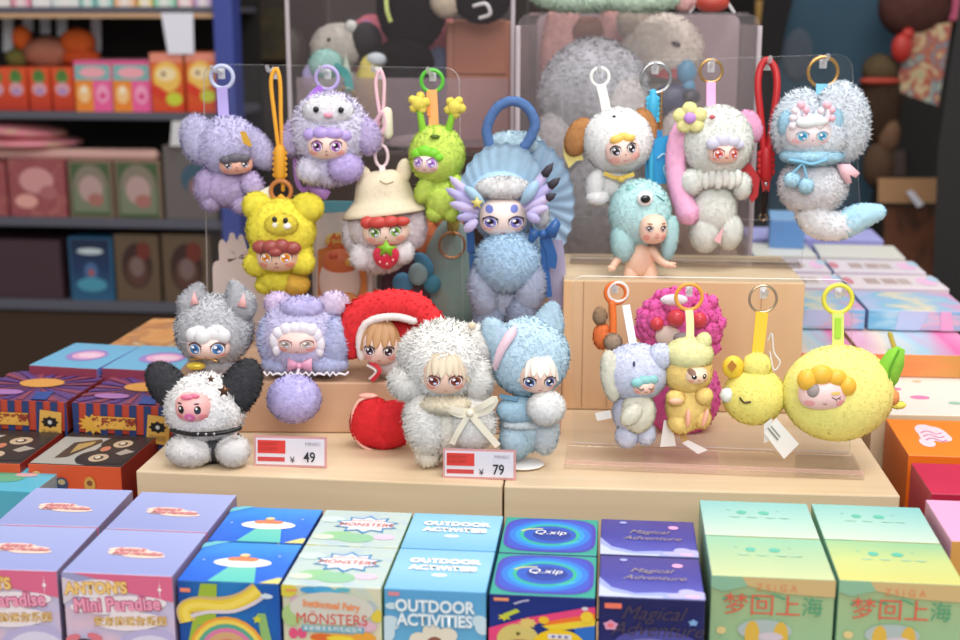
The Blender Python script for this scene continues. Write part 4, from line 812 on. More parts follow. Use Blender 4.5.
t = Toy('plush_toy', 'grey elephant plush at the rear of the tall clear case', 'plush toy', 340, 150, 1.72); t.fur('head', furm('#B4AEA4'), (338, 48, 0, 27, 24, 20), 3); t.smooth('eye', mat('#1A1A1A', .2), (329, 40, -18, 2.4, 2.4)); t.fur('body', furm('#A79F98'), (344, 112, 0, 26, 44, 14), 3)
t = Toy('plush_toy', 'pink and red plush at the rear of the tall clear case', 'plush toy', 440, 150, 1.80); t.fur('body', furm('#C25F70'), [(372, 56, 0, 26, 40, 14), (440, 40, 0, 16, 30, 12)], 3); t.strap('ribbon', P('#D48CC8'), [(366, 20, -18), (367, 60, -18)], 8); t.fur('leg', furm('#5E6A8C'), (440, 80, -4, 14, 40, 14), 3)
t = Toy('white_cloth', 'white crumpled cloth under the black plush toy', 'cloth', 425, 152, 1.66); t.smooth('cloth', mat('#D9D6D6', .8), [(418, 72+70, 0, 30, 8, 16), (440, 144, 0, 20, 6, 14)])

# things on the riser behind the left board
t = Toy('scalloped_screen', 'pale pink wooden screen with scalloped top behind the lavender puppy doll', 'screen', 235, 383, 1.42)
pts = [(213, 383), (213, 290)]
for i, (x, y) in enumerate(((216, 262), (222, 240), (232, 233), (241, 235), (252, 248), (260, 256))):
    pts += [(x-3.5, y+6), (x-2.5, y+1), (x, y-1), (x+2.5, y+1), (x+3.5, y+5)]
pts += [(268, 270), (268, 383)]
t.slab('screen_board', P('#F0D6CA', .6), pts, 0, 8)
t = Toy('blister_card', 'pastel toy pack with orange lettering behind the bucket-hat charm', 'toy pack', 344, 384, 1.40)
t.slab('backing', swirl(['#E9D8D0', '#F0E0DA', '#DCD6D6'], 3), [(316, 214), (372, 210), (372, 382), (316, 382)], 0, 8)
t.slab('orange_tray', P('#E0813A'), [(318, 250), (330, 246), (366, 252), (368, 322), (318, 322)], -7, 5)
t.smooth('toy_figure', mat('#EAC8BA', .5), [(340, 282, -12, 22, 28, 8), (340, 262, -14, 19, 14, 8, {'m': mat('#D96A34', .5)}), (334, 256, -18, 6, 4, 5, {'m': mat('#C8431C', .5)}), (350, 262, -19, 5, 5, 4, {'m': mat('#E6B04A', .5)}), (346, 300, -18, 14, 8, 6, {'m': mat('#E08A40', .5)})])
t.smooth('title_burst', mat('#E8C060', .5), [(340, 241, -6, 16, 9, 3)])
for v, s_ in ((237, 'Anna'), (245, 'Amaya')): addtext(t.o, s_, 10*t.s, t.p(340, v, -10.5), R_, UP, mat('#E0581E', .5), bold=.0004, local=False, shear=.2)
t = Toy('toy_pouch', 'clear grey-teal pouch with a copper ring behind the winged doll', 'pouch', 452, 384, 1.42)
t.smooth('pouch', clear('#CFE2DE', .5, .45, '#B4D0CC'), [(452, 275, 0, 32, 60, 22, {'sh': pear(.2)})], sub=4); t.ring('ring', mat('#C88A5E', .25, .9), 452, 245, 13, 1.2, -26); t.tube('seam', P('#4E6E70'), [(425, 312, -22), (452, 325, -26), (476, 322, -22)], 2); t.fur('charm', furm('#B89C3A'), (453, 222, -22, 6, 14, 6), 2)
t = Toy('plush_toy', 'orange plush toy lying behind the bucket-hat charm', 'plush toy', 430, 384, 1.45); t.fur('body', furm('#E2683C'), [(430, 250, 0, 24, 34, 20, {'roll': -20}), (448, 222, 0, 16, 14, 14)], 3); t.fur('leg', furm('#CF5430'), (436, 330, 0, 22, 56, 18), 3)
t = Toy('plush_toy', 'dark maroon plush with blue paws behind the red hood doll', 'plush toy', 415, 384, 1.40); t.fur('body', furm('#40202A'), (408, 300, 6, 28, 54, 16), 3)
t.smooth('paw', mat('#4E8CB4', .7), (403, 283, -14, 11, 11, 8)); t.smooth('paw', mat('#3E86AC', .7), (424, 264, -14, 8, 14, 7, {'roll': 35})); t.smooth('paw', mat('#2F7E98', .7), (432, 284, -14, 9, 10, 7)); t.smooth('muzzle', mat('#8FA8AC', .7), (418, 274, -20, 10, 12, 7))
t = Toy('toy_pack', 'blue and brown striped pack behind the strawberry charm', 'toy pack', 378, 384, 1.43); mb = MB(); q = t.p(378, 335, 0); bevbox(mb, (q.x, q.y, q.z), (20*t.s, .012, 48*t.s), .001, P('#8A5E54')); mb.build('carton', t.o); mb = MB(); q = t.p(374, 330, -13); bevbox(mb, (q.x, q.y, q.z), (7*t.s, .0012, 40*t.s), .0004, P('#6FAABC')); mb.build('stripe', t.o)
t = Toy('toy_pack', 'teal edged pale pack behind the yellow bear charm', 'toy pack', 352, 384, 1.45); mb = MB(); q = t.p(345, 290, 0); bevbox(mb, (q.x, q.y, q.z), (32*t.s, .012, 90*t.s), .001, P('#D2BEB6')); mb.build('carton', t.o); mb = MB(); q = t.p(345, 207, -13); bevbox(mb, (q.x, q.y, q.z), (31*t.s, .0012, 6*t.s), .0004, P('#5EA8B8')); mb.build('band', t.o)

# ------------------------------------------------------------------ charms on the left board
GA = 'charms on the clear boards'
def charm(name, label, px, py, Y): return Toy(name, label, 'plush charm', px, py, Y)
GOLD = mat('#C9A066', .22, .95); SILV = mat('#B8BABC', .2, .95)
LAV = furm('#B8B2DE'); LAV2 = furm('#BBA6D6')
t = charm('puppy_charm', 'lavender floppy-eared fur doll with dark fringe on a lavender strap', 227, 210, 1.322)
t.ring('ring', mat('#BFC6E2', .25), 222, 77, 11.5, 2.2, 16); t.strap('strap', mat('#A99AD6', .6), [(222, 87, 14), (223, 104, 10), (224, 122, 0)], 11)
t.fur('head', LAV, (228, 147, 0, 33, 31, 28), 5, sub=5); t.fur('ear', furm('#BEBAE2'), (199, 140, -8, 18, 25, 13, {'roll': 14}), 5); t.fur('ear', furm('#B9B2DC'), (257, 148, -4, 13, 24, 12, {'roll': 35}), 5)
t.fur('body', LAV2, (228, 186, 0, 31, 21, 22), 5); t.fur('arm', LAV2, (206, 186, -12, 11, 17, 11, {'roll': -10}), 5); t.fur('arm', LAV2, (252, 185, -12, 11, 14, 11, {'roll': 20}), 5); t.fur('leg', LAV2, (211, 200, -8, 11, 11, 11), 5); t.fur('leg', LAV2, (244, 204, -8, 12, 10, 12), 5)
f = Face(t, 236, 165, -18, 17, 9.5, 12, '#E6AD98', roll=4, yaw=8, blush='#E59A8C'); f.eyes(8.5, .5, 3.2, 3.2, 1, iris='#5A3A34'); f.mouth(1, -5, 2); f.nose(1, -1.8, .8); f.curls(mat('#5E5A66', .5), [(-9, 7, 6, 4), (0, 8, 8, 4.5), (9, 7, 6, 4)])
t.slab('hair_clip', P('#D9A83A'), [(240, 131), (246, 132), (252, 145), (250, 147), (243, 143)], -31, 3)
# yellow bear
t = charm('bear_charm', 'yellow bear-hood doll hanging from a doubled golden cord', 280, 292, 1.30)
YC_ = mat('#E8A62A', .6); YF = furm('#F6E038'); t.tube('cord', YC_, [(283, 190, 10), (283, 160, 12), (281, 120, 13), (280, 82, 15), (276, 69, 17), (271, 82, 15), (275, 120, 13), (280, 160, 12)], 2.2)
t.tube('knot', YC_, [(280, 150, 11), (280, 176, 11)], 6.2, sm=False)
for y in (153, 158.5, 164, 169.5, 175): t.ring('cord_wrap', YC_, 280, y, 6.4, 1.6, 11, ry=1.8)
t.ring('ring', mat('#B9743A', .4), 281, 191, 10.5, 2.4, 4); t.tube('loop', YC_, [(277, 206), (281, 196), (286, 206)], 2.4)
t.fur('head', YF, [(281, 230, 0, 36, 33, 28), (281, 252, 0, 33, 24, 24)], 3.5, sub=5); t.fur('ear', YF, (257, 206, 0, 15, 15, 12), 3); t.fur('ear', YF, (307, 208, 0, 17, 15, 12), 3); t.fur('muzzle', furm('#F0D83A'), (281, 225, -22, 17, 12, 10), 3)
t.smooth('hood_eye', mat('#FAF6F0', .4), (276, 225, -31, 4, 3.5, 2)); t.smooth('hood_eye', mat('#FAF6F0', .4), (287, 226, -31, 4, 3.5, 2)); t.smooth('pupil', mat('#2A1E14', .3), [(274.5, 219.5, -32, 2.6, 3.2, 1.6, {'roll': 20}), (285.5, 220.5, -32, 2.6, 3.2, 1.6, {'roll': -20})])
f = Face(t, 278, 256, -15, 22, 16, 17, '#F3C9AE', blush='#F09C80'); f.eyes(10, .5, 5.6, 5.4, 0, iris='#E89A2C', lash='#6A4030', pupil='#C8701C'); f.mouth(.5, -10, 2.4); f.nose(.5, -5, 1, '#4A2A2A'); f.curls(mat('#9E4A44', .35), [(-16, 11, 8, 6.5), (-5, 12, 8, 6.5), (6, 12.5, 8, 7), (16, 10, 9, 6.5), (0, 7, 6, 4)])
t.fur('body', YF, (278, 280, 0, 22, 14, 18), 3.5); t.fur('arm', YF, (258, 264, -10, 15, 13, 11), 3.5); t.fur('arm', YF, (302, 263, -10, 13, 12, 11), 3.5); t.fur('leg', YF, (266, 286, -6, 11, 8, 10), 3); t.fur('leg', furm('#D9A032'), (296, 284, -6, 14, 12, 10), 3)
t.slab('label', P('#ECE8E4'), [(250, 195), (270, 186), (273, 198), (254, 207)], 4, 1); t.slab('label_mark', P('#C8303A'), [(249, 200), (264, 195), (266, 200), (251, 206)], 3, 1)
# white and lavender
t = charm('lamb_charm', 'white and lavender fluffy doll with shiny lilac curls and a purple ribbon', 330, 188, 1.322)
PU = mat('#B9A2E2', .35); WL = furm('#D3CBEC'); t.ring('ring', mat('#B7A6DC', .35), 327, 78, 11.5, 2, 16); t.strap('clasp', mat('#9A62C8', .3), [(322, 88, 8), (315, 93, 2), (309, 101, -2)], 8)
t.fur('head', furm('#D8D2EE'), (330, 131, 0, 39, 38, 28), 7, sub=5); t.fur('ear', furm('#CBB8EA'), (293, 138, -2, 11, 17, 10, {'roll': -14}), 6); t.fur('ear', furm('#CDB9EC'), (367, 136, -2, 12, 17, 10, {'roll': 14}), 6)
t.fur('hood_face', furm('#EAE8F2'), (328, 112, -14, 26, 16, 18), 2.5); 
for x, y in ((316, 109.5), (341, 110)): t.smooth('hood_eye', mat('#1C1A20', .15), (x, y, -33 if x < 330 else -30, 3, 3.2, 2.4))
t.smooth('hood_nose', mat('#F0A2B8', .4), (328, 115, -35, 4.5, 3, 2.5))
f = Face(t, 328, 145, -16, 21, 14.5, 16, '#F7D5C6', blush='#F2A89C'); f.eyes(9.5, -.5, 5.2, 5.4, 0, iris='#A85AB8', lash='#7A4A6A'); f.mouth(0, -9, 1.6); f.nose(0, -5, .9); f.curls(PU, [(-16, 11, 7.5, 6), (-5, 13, 8, 6), (7, 12.5, 8.5, 5.5), (17, 10, 7, 5.5)])
t.fur('body', WL, (328, 168, 0, 30, 18, 20), 6); t.fur('arm', furm('#DDD8EE'), (311, 170, -14, 14, 13, 11), 5); t.fur('arm', furm('#C7B2F0'), (345, 168, -16, 17, 14, 12), 5)
t.strap('ribbon', mat('#B07ACC', .25), [(295, 158, 6), (297, 180, 4), (303, 190, 2), (310, 186, 0)], 5); t.slab('ribbon_bow', mat('#B888D2', .25), [(306, 184), (322, 186), (331, 192), (326, 200), (316, 198), (310, 192)], -2, 4, bulge=2)
# bucket hat
t = charm('bucket_hat_charm', 'white fur doll in a cream bucket hat holding a red strawberry', 382, 270, 1.322)
PK = mat('#E9BEC8', .5); t.tube('cord', PK, [(380, 148, 8), (384, 132, 10), (383, 118, 12), (384, 96, 14), (384, 80, 16), (380, 70, 17), (376, 80, 16), (377, 96, 14), (380, 118, 12), (377, 130, 10), (380, 148, 8)], 1.9)
t.tube('knot', PK, [(376, 122, 9), (383, 112, 6), (386, 124, 5), (380, 134, 6), (375, 124, 8)], 2.6); t.tube('wrap', mat('#E9E4CC', .6), [(387, 112, 8), (388, 134, 8)], 5.5, sm=False)
t.ring('ring', mat('#E8CFD6', .35), 381.5, 156, 6.5, 1.7, 4, ry=11); t.strap('tab', mat('#EAD8D4', .6), [(382, 166, 2), (383, 176, -4)], 6)
HT = mat('#E6D8BC', .85, var=.06, scale=300)
def hatg():
    mb = MB(); prof = [(0, 22), (13, 21.5), (22, 18), (27, 10), (29.5, 0), (31, -6), (36, -11), (43, -18), (46, -22), (44.5, -23), (35, -14), (29, -8), (27, 0)]; n = 40; V = []; F = []
    X, Yv, Z = t.frame(7, 0, 0); c = Vector(t.p(383, 192, 4))
    for r, z in prof:
        for j in range(n): q = 2*math.pi*j/n; wob = 1+.02*math.sin(5*q); V.append((c+(X*(r*wob*math.cos(q))+Yv*(r*.78*math.sin(q))+Z*(z-(2.5*math.sin(q) if r > 35 else 0)))*t.s)[:])
    for i in range(len(prof)-1):
        for j in range(n): F.append((i*n+j, (i+1)*n+j, (i+1)*n+(j+1) % n, i*n+(j+1) % n))
    mb.add(np.array(V), np.array(F), HT); return mb
h_ = hatg().build('bucket_hat', t.o); t.smooth('hat_ear', HT, (364, 177, 4, 8, 12, 5, {'roll': 10}), parent=h_); t.smooth('hat_ear', HT, (404, 171, 4, 8, 13, 5, {'roll': -8}), parent=h_); t.tube('hat_smile', mat('#A8926E', .7), [(380, 181, -22), (386, 184, -24), (393, 182, -24)], .8, parent=h_)
WPK = furm('#EADDE0'); t.fur('head', WPK, (385, 227, 4, 38, 28, 26), 5, sub=5); t.fur('hair_tuft', furm('#E6DCE2'), (352, 232, 2, 9, 20, 9), 5); t.fur('hair_tuft', furm('#E2D2DA'), (414, 226, 2, 12, 22, 10), 5)
f = Face(t, 386, 231, -18, 24, 15, 14, '#F6D6C4', roll=4, blush='#F2AE9C'); f.eyes(10.5, .5, 5.4, 5, 0, iris='#7FA83A', lash='#5A4A30', pupil='#3E5A20'); f.mouth(.5, -9, 2.4); f.nose(.5, -4.5, 1); f.curls(mat('#C8463E', .4), [(-17, 11, 7, 6), (-6, 11, 9, 5.5), (6, 11, 8, 5.5), (17, 10, 8, 4.5)])
t.fur('body', WPK, (380, 256, 0, 25, 17, 18), 5); t.fur('arm', furm('#F0EAEC'), (361, 256, -10, 11, 14, 10), 4); t.fur('arm', furm('#F0EAEC'), (402, 252, -10, 12, 12, 10), 4)
st = t.smooth('strawberry', mat('#DE3350', .3), (386, 257, -26, 13.5, 13, 11, {'sh': pear(-.2)})); t.smooth('seed', mat('#F6C8B8', .4), [(380, 262, -36, 1, 1.3, 1), (387, 264, -37, 1, 1.3, 1), (393, 260, -36, 1, 1.3, 1), (384, 255, -37, 1, 1.3, 1)], parent=st)
t.slab('leaf', P('#86C42E'), [(386, 240), (390, 246), (398, 246), (392, 250), (392, 257), (386, 252), (380, 256), (381, 249), (376, 247), (383, 245)], -38, 3, parent=st, bulge=1.5)
# green
t = charm('caterpillar_charm', 'lime green hooded doll with yellow star feelers on an orange strap', 440, 215, 1.322)
GF = furm('#C2E24E'); t.ring('ring', mat('#5CC03C', .3), 432, 81, 11, 2.1, 16); t.strap('strap', mat('#F2A45E', .6), [(432, 90, 12), (433, 108, 6), (434, 128, 0)], 10)
t.strap('zip', mat('#E8953E', .5), [(428, 92, 10), (428, 108, 3), (429, 116, -2)], 3)
t.fur('head', GF, (437, 155, 0, 28, 30, 26), 3, sub=5); t.smooth('hood_mouth', mat('#4E6A1E', .6), (435, 136.5, -22, 5, 2, 4))
for x0, x1, y1 in ((423, 420, 112), (448, 453, 112)):
    a = t.tube('feeler', mat('#8CCB34', .7), [(x0, 132, -4), ((x0+x1)/2, 122, -6), (x1, y1, -6)], [4, 3.6, 3.4])
for x, y, r in ((419, 103, 10), (455, 107, -40)): t.fur('star_knob', furm('#E9D24A'), [(x, y, -6, 8, 8, 7)]+[(x+7*math.sin(math.radians(r+72*k)), y-7*math.cos(math.radians(r+72*k)), -6, 4.5, 4.5, 4) for k in range(5)], 1.5, sub=2)
f = Face(t, 427, 163, -16, 14, 10, 13, '#F8DCD6', yaw=-10, roll=-3, blush='#F4B8B4'); f.eyes(7, 1, 4.4, 4.6, 0, iris='#B487D2', lash='#8A5A8C', pupil='#8A5AB0'); f.mouth(0, -6, 1.5); f.curls(mat('#7FD02C', .45), [(-9, 9, 6, 5), (-2, 12, 8, 5.5), (6, 10.5, 7, 5), (12, 7, 5, 4)])
t.fur('body', GF, (444, 198, 0, 20, 22, 18), 3); t.fur('arm', GF, (425, 189, -8, 9, 15, 9, {'roll': -25}), 3); t.fur('arm', GF, (459, 188, -8, 8, 14, 9, {'roll': 20}), 3); t.fur('leg', GF, (435, 213, -6, 9, 9, 9), 3); t.fur('leg', GF, (452, 213, -6, 9, 9, 9), 3)

# ------------------------------------------------------------------ the winged doll in the middle
t = Toy('winged_doll', 'large blue fur doll with a gauze bonnet, feather wings and blue bows', 'plush doll', 508, 384, 1.30)
DB = furm('#3C5C96', .1); t.tube('loop_handle', DB, [(490, 148, 6), (487, 128, 6), (497, 108, 6), (513, 101, 6), (528, 108, 6), (535, 124, 6), (529, 140, 6), (522, 150, 6)], 5.2, fur=1.2)
GZ = clear('#D9E8F4', .3, .6, '#C0DAEE', .4); BLU = mat('#B4D4EA', .8, var=.1, scale=90)
t.fur('crown_fur', furm('#B4D4E6'), (514, 143, 16, 27, 11, 10), 4)
def bonnet(nm, cx, cy, r0, r1, h0, h1, a0, a1, d0_, d1_, m, sh_=0, rp=1.6, fq=26):
    mb = MB(); n = 72; V = []; F = []
    for i in range(9):
        f_ = i/8
        for j in range(n+1):
            q = math.radians(a0+(a1-a0)*j/n); ru = .94+.02*math.sin(q*fq)*(f_**2)
            rx, ry = (r0+(r1-r0)*f_)*ru, (h0+(h1-h0)*f_)*ru; V.append(t.p(cx+rx*math.cos(q)+sh_*f_, cy-ry*math.sin(q), d0_+(d1_-d0_)*f_+math.sin(q*fq)*rp*f_)[:])
    for i in range(8):
        for j in range(n): a = i*(n+1)+j; F.append((a, a+1, a+n+2, a+n+1))
    V = np.array(V); k = len(V); off = np.array(FH)*2.0*t.s
    F2 = F+[(d+k, c+k, b+k, a+k) for a, b, c, d in F]+[(8*(n+1)+j+1, 8*(n+1)+j, 8*(n+1)+j+k, 8*(n+1)+j+1+k) for j in range(n)]
    mb.add(np.vstack([V, V+off]), np.array(F2), m); return mb.build(nm, t.o)
bonnet('bonnet_frill', 502, 202, 32, 49, 14, 63, -12, 192, 10, -4, BLU, 2)
bonnet('gauze_veil', 518, 204, 30, 60, 20, 74, -62, 150, 22, 14, GZ, 0, 2.2, 30)
t.smooth('bonnet_cap', BLU, (503, 196, 14, 36, 30, 22))
t.fur('head', furm('#9CBCDC'), (503, 214, 8, 30, 28, 26), 4); t.fur('headband', furm('#E4E4E4'), (503, 188, -10, 27, 11, 14), 4); t.fur('headband_end', furm('#DCE0E4'), (541, 214, -2, 8, 14, 8), 3)
f = Face(t, 503, 217, -8, 24, 19.5, 18, '#F4E2DC', blush='#F2C6BC'); f.eyes(13, -3.5, 7, 5.6, 0, iris='#7C7CD0', lash='#3C3450', rot=0); f.mouth(0, -15, 2); f.marks('brow_dot', [(-14, 10, 4, 4, '#6C7CC8'), (11, 10.5, 4, 4, '#6C7CC8')]); f.marks('tear_mark', [(20, -9, 1, 1, '#5A6AB8'), (21, -12, .8, .8, '#5A6AB8')])
FE = [mat('#C9BEE6', .6), mat('#B9B2E2', .6), mat('#A6C8E4', .6)]; DK = mat('#3A3440', .6)
def feather(pts_base, tip, w, m, dy, dark=0, par=None):
    (x0, y0), (x1, y1) = pts_base, tip; dx, dy_ = x1-x0, y1-y0; L = math.hypot(dx, dy_); nx, ny = -dy_/L, dx/L
    o = [(x0+dx*a+nx*w*b, y0+dy_*a+ny*w*b) for a, b in ((0, -.35), (.3, -.9), (.6, -1), (.85, -.7), (1, 0), (.85, .7), (.6, 1), (.3, .9), (0, .35))]
    fo = t.slab('feather', m, o, dy, 2, bulge=1, parent=par)
    if dark: o2 = [(x0+dx*a+nx*w*b, y0+dy_*a+ny*w*b) for a, b in ((.72, -.9), (.88, -.75), (1.02, 0), (.88, .75), (.72, .9), (.68, 0))]; t.slab('dark_tip', DK, o2, dy-1.2, 2, parent=par or fo, bulge=.6)

def wing(side):
    o = bpy.data.objects.new('wing', None); COL.objects.link(o); o.parent = t.o; ORG[o] = ORG[t.o]
    L = [((480, 206), (449, 176), 5, 0), ((480, 209), (445, 188), 5, 1), ((479, 212), (449, 203), 5, 0), ((478, 216), (456, 218), 4.5, 1), ((477, 220), (464, 232), 5, 0), ((484, 204), (464, 186), 5, 2)] if side < 0 else [((522, 206), (553, 163), 5, 0), ((524, 208), (560, 178), 5, 1), ((525, 210), (556, 194), 4.5, 0), ((527, 214), (549, 207), 4.5, 0), ((522, 204), (538, 180), 6, 2), ((527, 214), (540, 222), 5, 1)]
    for k, (a, b, w, m) in enumerate(L): feather(a, b, w, FE[m], -24-2*k*.6, side > 0 and k < 3, o)
    return o
wing(-1); wing(1)
t.slab('gold_star', P('#E0D27A', .3), [(477+(7 if i % 2 == 0 else 3.2)*math.sin(math.pi*i/5), 203-(7 if i % 2 == 0 else 3.2)*math.cos(math.pi*i/5)) for i in range(10)], -34, 3, bulge=1.5)
GR = furm('#9DA9C6'); GR2 = furm('#7E8AA8')
t.fur('chest', furm('#9CC4E6'), (508, 262, -12, 33, 32, 26), 6, sub=5); t.fur('body', GR, (508, 290, 4, 36, 40, 24), 5, sub=5)
t.fur('arm', GR, (484, 292, -14, 15, 28, 15, {'roll': 10}), 5); t.fur('arm', GR, (530, 290, -14, 15, 26, 15, {'roll': -12}), 5); t.fur('leg', GR2, (490, 320, -8, 17, 26, 16), 5); t.fur('leg', GR2, (522, 316, -14, 16, 24, 16), 5); t.fur('foot', furm('#8C9AB8'), (506, 362, 2, 34, 22, 18), 5)
RB = mat('#2F5F9E', .35)
for x0, s_ in ((541, 1),):
    t.slab('bow_loop', RB, [(542, 233), (530, 226), (528, 240), (533, 243)], -18, 4, bulge=3); t.slab('bow_loop', RB, [(544, 231), (556, 217), (561, 224), (556, 238), (546, 237)], -18, 4, bulge=3); t.smooth('bow_knot', RB, (543, 234, -20, 4, 4.5, 4)); t.strap('bow_tail', RB, [(545, 236, -17), (552, 255, -15), (551, 268, -14)], 10); t.strap('bow_tail', RB, [(543, 238, -15), (546, 270, -13), (549, 297, -12)], 7)
t.strap('side_ribbon', RB, [(466, 212, 0), (470, 232, 0), (471, 252, 2)], 8); t.strap('side_ribbon', mat('#3A6AA4', .4), [(472, 250, 6), (473, 268, 6), (474, 282, 6)], 7); t.smooth('ear_gem', mat('#3A3C50', .2), (533, 218, -22, 3, 4, 3))
t.strap('gauze_tail', clear('#D8D4E4', .3, .6, '#C4BEDA', .4), [(556, 240, 12), (558, 280, 10), (555, 322, 8)], [14, 20])
# ------------------------------------------------------------------ charms on the right upper board
YR = 1.345
t = charm('puppy_charm', 'white puppy-hood doll with brown ears and a blond tuft on a white strap', 612, 200, YR)
WF = furm('#ECECEC', .06); t.ring('ring', mat('#F2F2F0', .3), 600, 77, 9, 1.8, 16); t.strap('strap', mat('#EFE9E4', .6), [(601, 85, 14), (604, 98, 8), (607, 114, 0)], 9)
BR = furm('#B4723E'); t.fur('head', WF, (618, 141, 0, 35, 33, 30), 2.5, sub=5); t.fur('ear', BR, (579, 137, 0, 13, 20, 9, {'roll': -25}), 2); t.fur('ear', BR, (645, 128, 8, 12, 20, 9, {'roll': 15}), 2); t.slab('felt_ear', mat('#EEDC86', .8), [(563, 142), (580, 150), (584, 160), (576, 161), (569, 168), (564, 156)], 2, 5)
t.smooth('hood_nose', mat('#2A2424', .2), (614, 116.5, -27, 1.8, 1.4, 1.2)); f = Face(t, 622, 151, -22, 17, 14, 15, '#F6D2C6', roll=10, yaw=4, blush='#F0A49C'); f.eyes(8, 2.5, 4.4, 4.6, 0, iris='#3A3030', lash='#2A2020'); f.mouth(1, -9, 3, '#D88C84', .25); f.nose(1, -2.5, .8); f.marks('cheek', [(-10, -7, 5, 3.4, '#F4B8AC'), (11, -6, 5.5, 4, '#F4B8AC')]); f.curls(mat('#E9C45E', .45), [(-5, 13, 6, 4), (2, 14, 6, 4), (8, 12, 5, 3.4)])
t.fur('body', WF, (612, 184, 2, 22, 18, 18), 2.5); t.fur('arm', WF, (596, 186, -10, 10, 17, 10, {'roll': -10}), 2.5); t.fur('paw', WF, (598, 198, -14, 12, 8, 10), 2.5); t.strap('collar', mat('#E8C85A', .6), [(604, 173, -20), (618, 178, -22), (634, 174, -20)], 4); t.smooth('bell', mat('#E2C25A', .3), (621, 179, -23, 4, 3.5, 3))
t = charm('strap_keychain', 'silver ring with a bright blue braided strap and blue tag', 656, 185, 1.356)
CB = mat('#3FB0DA', .5); t.ring('ring', SILV, 656, 78, 14.5, 2, 8); t.tube('braid', CB, [(653, 92, 2), (653, 104, 0), (652, 118, 0), (650, 136, 0), (648, 176, 0)], [3.5, 5.5, 4.5, 4, 3.4])
for y in (99, 104, 109, 114, 120): t.ring('braid_wrap', mat('#46B8E0', .5), 652.8, y, 5.2, 2, 0, ry=2.2)
t.smooth('bead', CB, (650, 136, -3, 6.5, 6, 6)); t.tube('chain', GOLD, [(662, 92, 0), (661, 108, 0), (660, 122, 0), (660, 132, 0)], 1.1); t.ring('chain_link', GOLD, 660, 126, 2.2, .8, 0, ry=5)
t.slab('tag', mat('#2F9FD6', .35), [(645, 142), (672, 134), (674, 182), (646, 186)], -6, 3); t.slab('tag_top', mat('#2A86C0', .35), [(655, 130), (662, 130), (663, 146), (655, 147)], -5, 2); t.tube('tag_mark', mat('#A8DCF2', .4), [(658, 158, -9), (664, 154, -9), (669, 160, -9), (664, 168, -9), (667, 178, -9)], 1.2); t.tube('tag_strap', CB, [(650, 140, -9), (651, 160, -10), (651, 186, -10)], 3)
t = charm('bunny_charm', 'white doll with pink bunny ears, a yellow flower and red eyes on a pink strap', 715, 250, YR)
CW = furm('#E2E6DE', .08); PKE = furm('#F0A2CE', .08); t.ring('ring', GOLD, 711, 71, 11, 1.5, 14); t.strap('strap', mat('#F2A8D8', .6), [(711, 82, 12), (711, 94, 8), (711, 108, 2)], 9)
t.fur('head', CW, (717, 142, 0, 36, 36, 30), 3, sub=5); t.tube('ear', PKE, [(692, 116, 0), (681, 132, -4), (676, 152, -6), (676, 174, -8), (681, 196, -10), (688, 214, -12)], [7, 9.5, 10, 10, 10.5, 12], fur=1.6, n=24); t.fur('ear', PKE, (751, 126, 6, 11, 17, 8, {'roll': 32}), 2)
fl_ = t.fur('flower', furm('#E9E48E', .08), [(690+10*math.cos(math.radians(k*72+20)), 118-9*math.sin(math.radians(k*72+20)), -26, 7.5, 7, 4.5) for k in range(5)], 1, sub=3); t.smooth('flower_centre', mat('#C392DC', .6), (690, 118, -31, 6, 5.5, 4), parent=fl_); t.smooth('hood_eye', mat('#C8606A', .4), (712, 117, -28, 3, 2.4, 2))
f = Face(t, 723, 153, -23, 15, 10, 14, '#F4CDBE', yaw=6, blush='#F2A898'); f.eyes(7.5, 0, 4.4, 4.8, 0, iris='#E06A52', lash='#9A4A40', pupil='#B83A30'); f.nose(0, -3.5, 1.6, '#D87A68', 1); f.curls(mat('#C9C8DC', .5), [(-11, 9, 7, 5.5), (-2, 12, 8, 6), (8, 11, 7, 5.5), (14, 8, 5, 4)])
t.fur('collar_ruff', furm('#EEF0EA', .05), [(700+6.2*k, 178+(k % 2)*2, -20+abs(k-3)*2, 4.5, 9, 5) for k in range(7)], 2, sub=3); t.fur('arm', CW, (692, 182, -12, 12, 13, 11), 3); t.fur('arm', CW, (742, 186, -6, 9, 13, 9), 3); t.fur('body', CW, (714, 206, 0, 22, 28, 17, {'sh': pear(.15)}), 3); t.fur('leg', CW, (705, 233, -4, 15, 19, 14), 3); t.fur('leg', CW, (729, 231, -2, 13, 18, 13), 3); t.slab('inner_ear_patch', mat('#F0B4BC', .7), [(714, 240), (724, 226), (720, 244)], -20, 2)
t = charm('red_lanyard', 'doubled red cord lanyard with wrapped knots and a dark clasp', 766, 215, 1.356)
RD = mat('#B3161E', .5); t.tube('cord', RD, [(764, 156, -6), (761, 120, -4), (758, 88, 0), (760, 69, 8), (767, 60, 11), (775, 69, 8), (777, 88, 0), (773, 120, -4), (768, 156, -6)], 3.6); t.tube('knot', RD, [(766, 152, -6), (766, 176, -6)], 6.5, sm=False)
for y in (154, 160, 166, 172): t.ring('cord_wrap', RD, 766, y, 6.8, 2.4, -6, ry=2.6)
t.slab('tab', mat('#A81820', .4), [(760, 176), (771, 176), (769, 192), (763, 192)], -6, 4); t.smooth('rivet', SILV, (766, 184, -9, 2, 2, 1.2)); t.tube('clasp', mat('#3A2E2C', .25, .9), [(766, 190, -6), (764, 204, -6), (763, 214, -6)], [2.6, 3, 2.2]); t.ring('clasp_eye', mat('#8A7A6A', .25, .9), 763, 217, 3.4, 1.1, -6)
t.slab('leather_tag', mat('#B5242C', .5), [(735, 172), (750, 163), (760, 178), (758, 196), (752, 203)], -9, 2.5); t.tube('tag_mark', mat('#6E1018', .5), [(748, 175, -12), (751, 184, -12), (752, 193, -12)], 1.0)
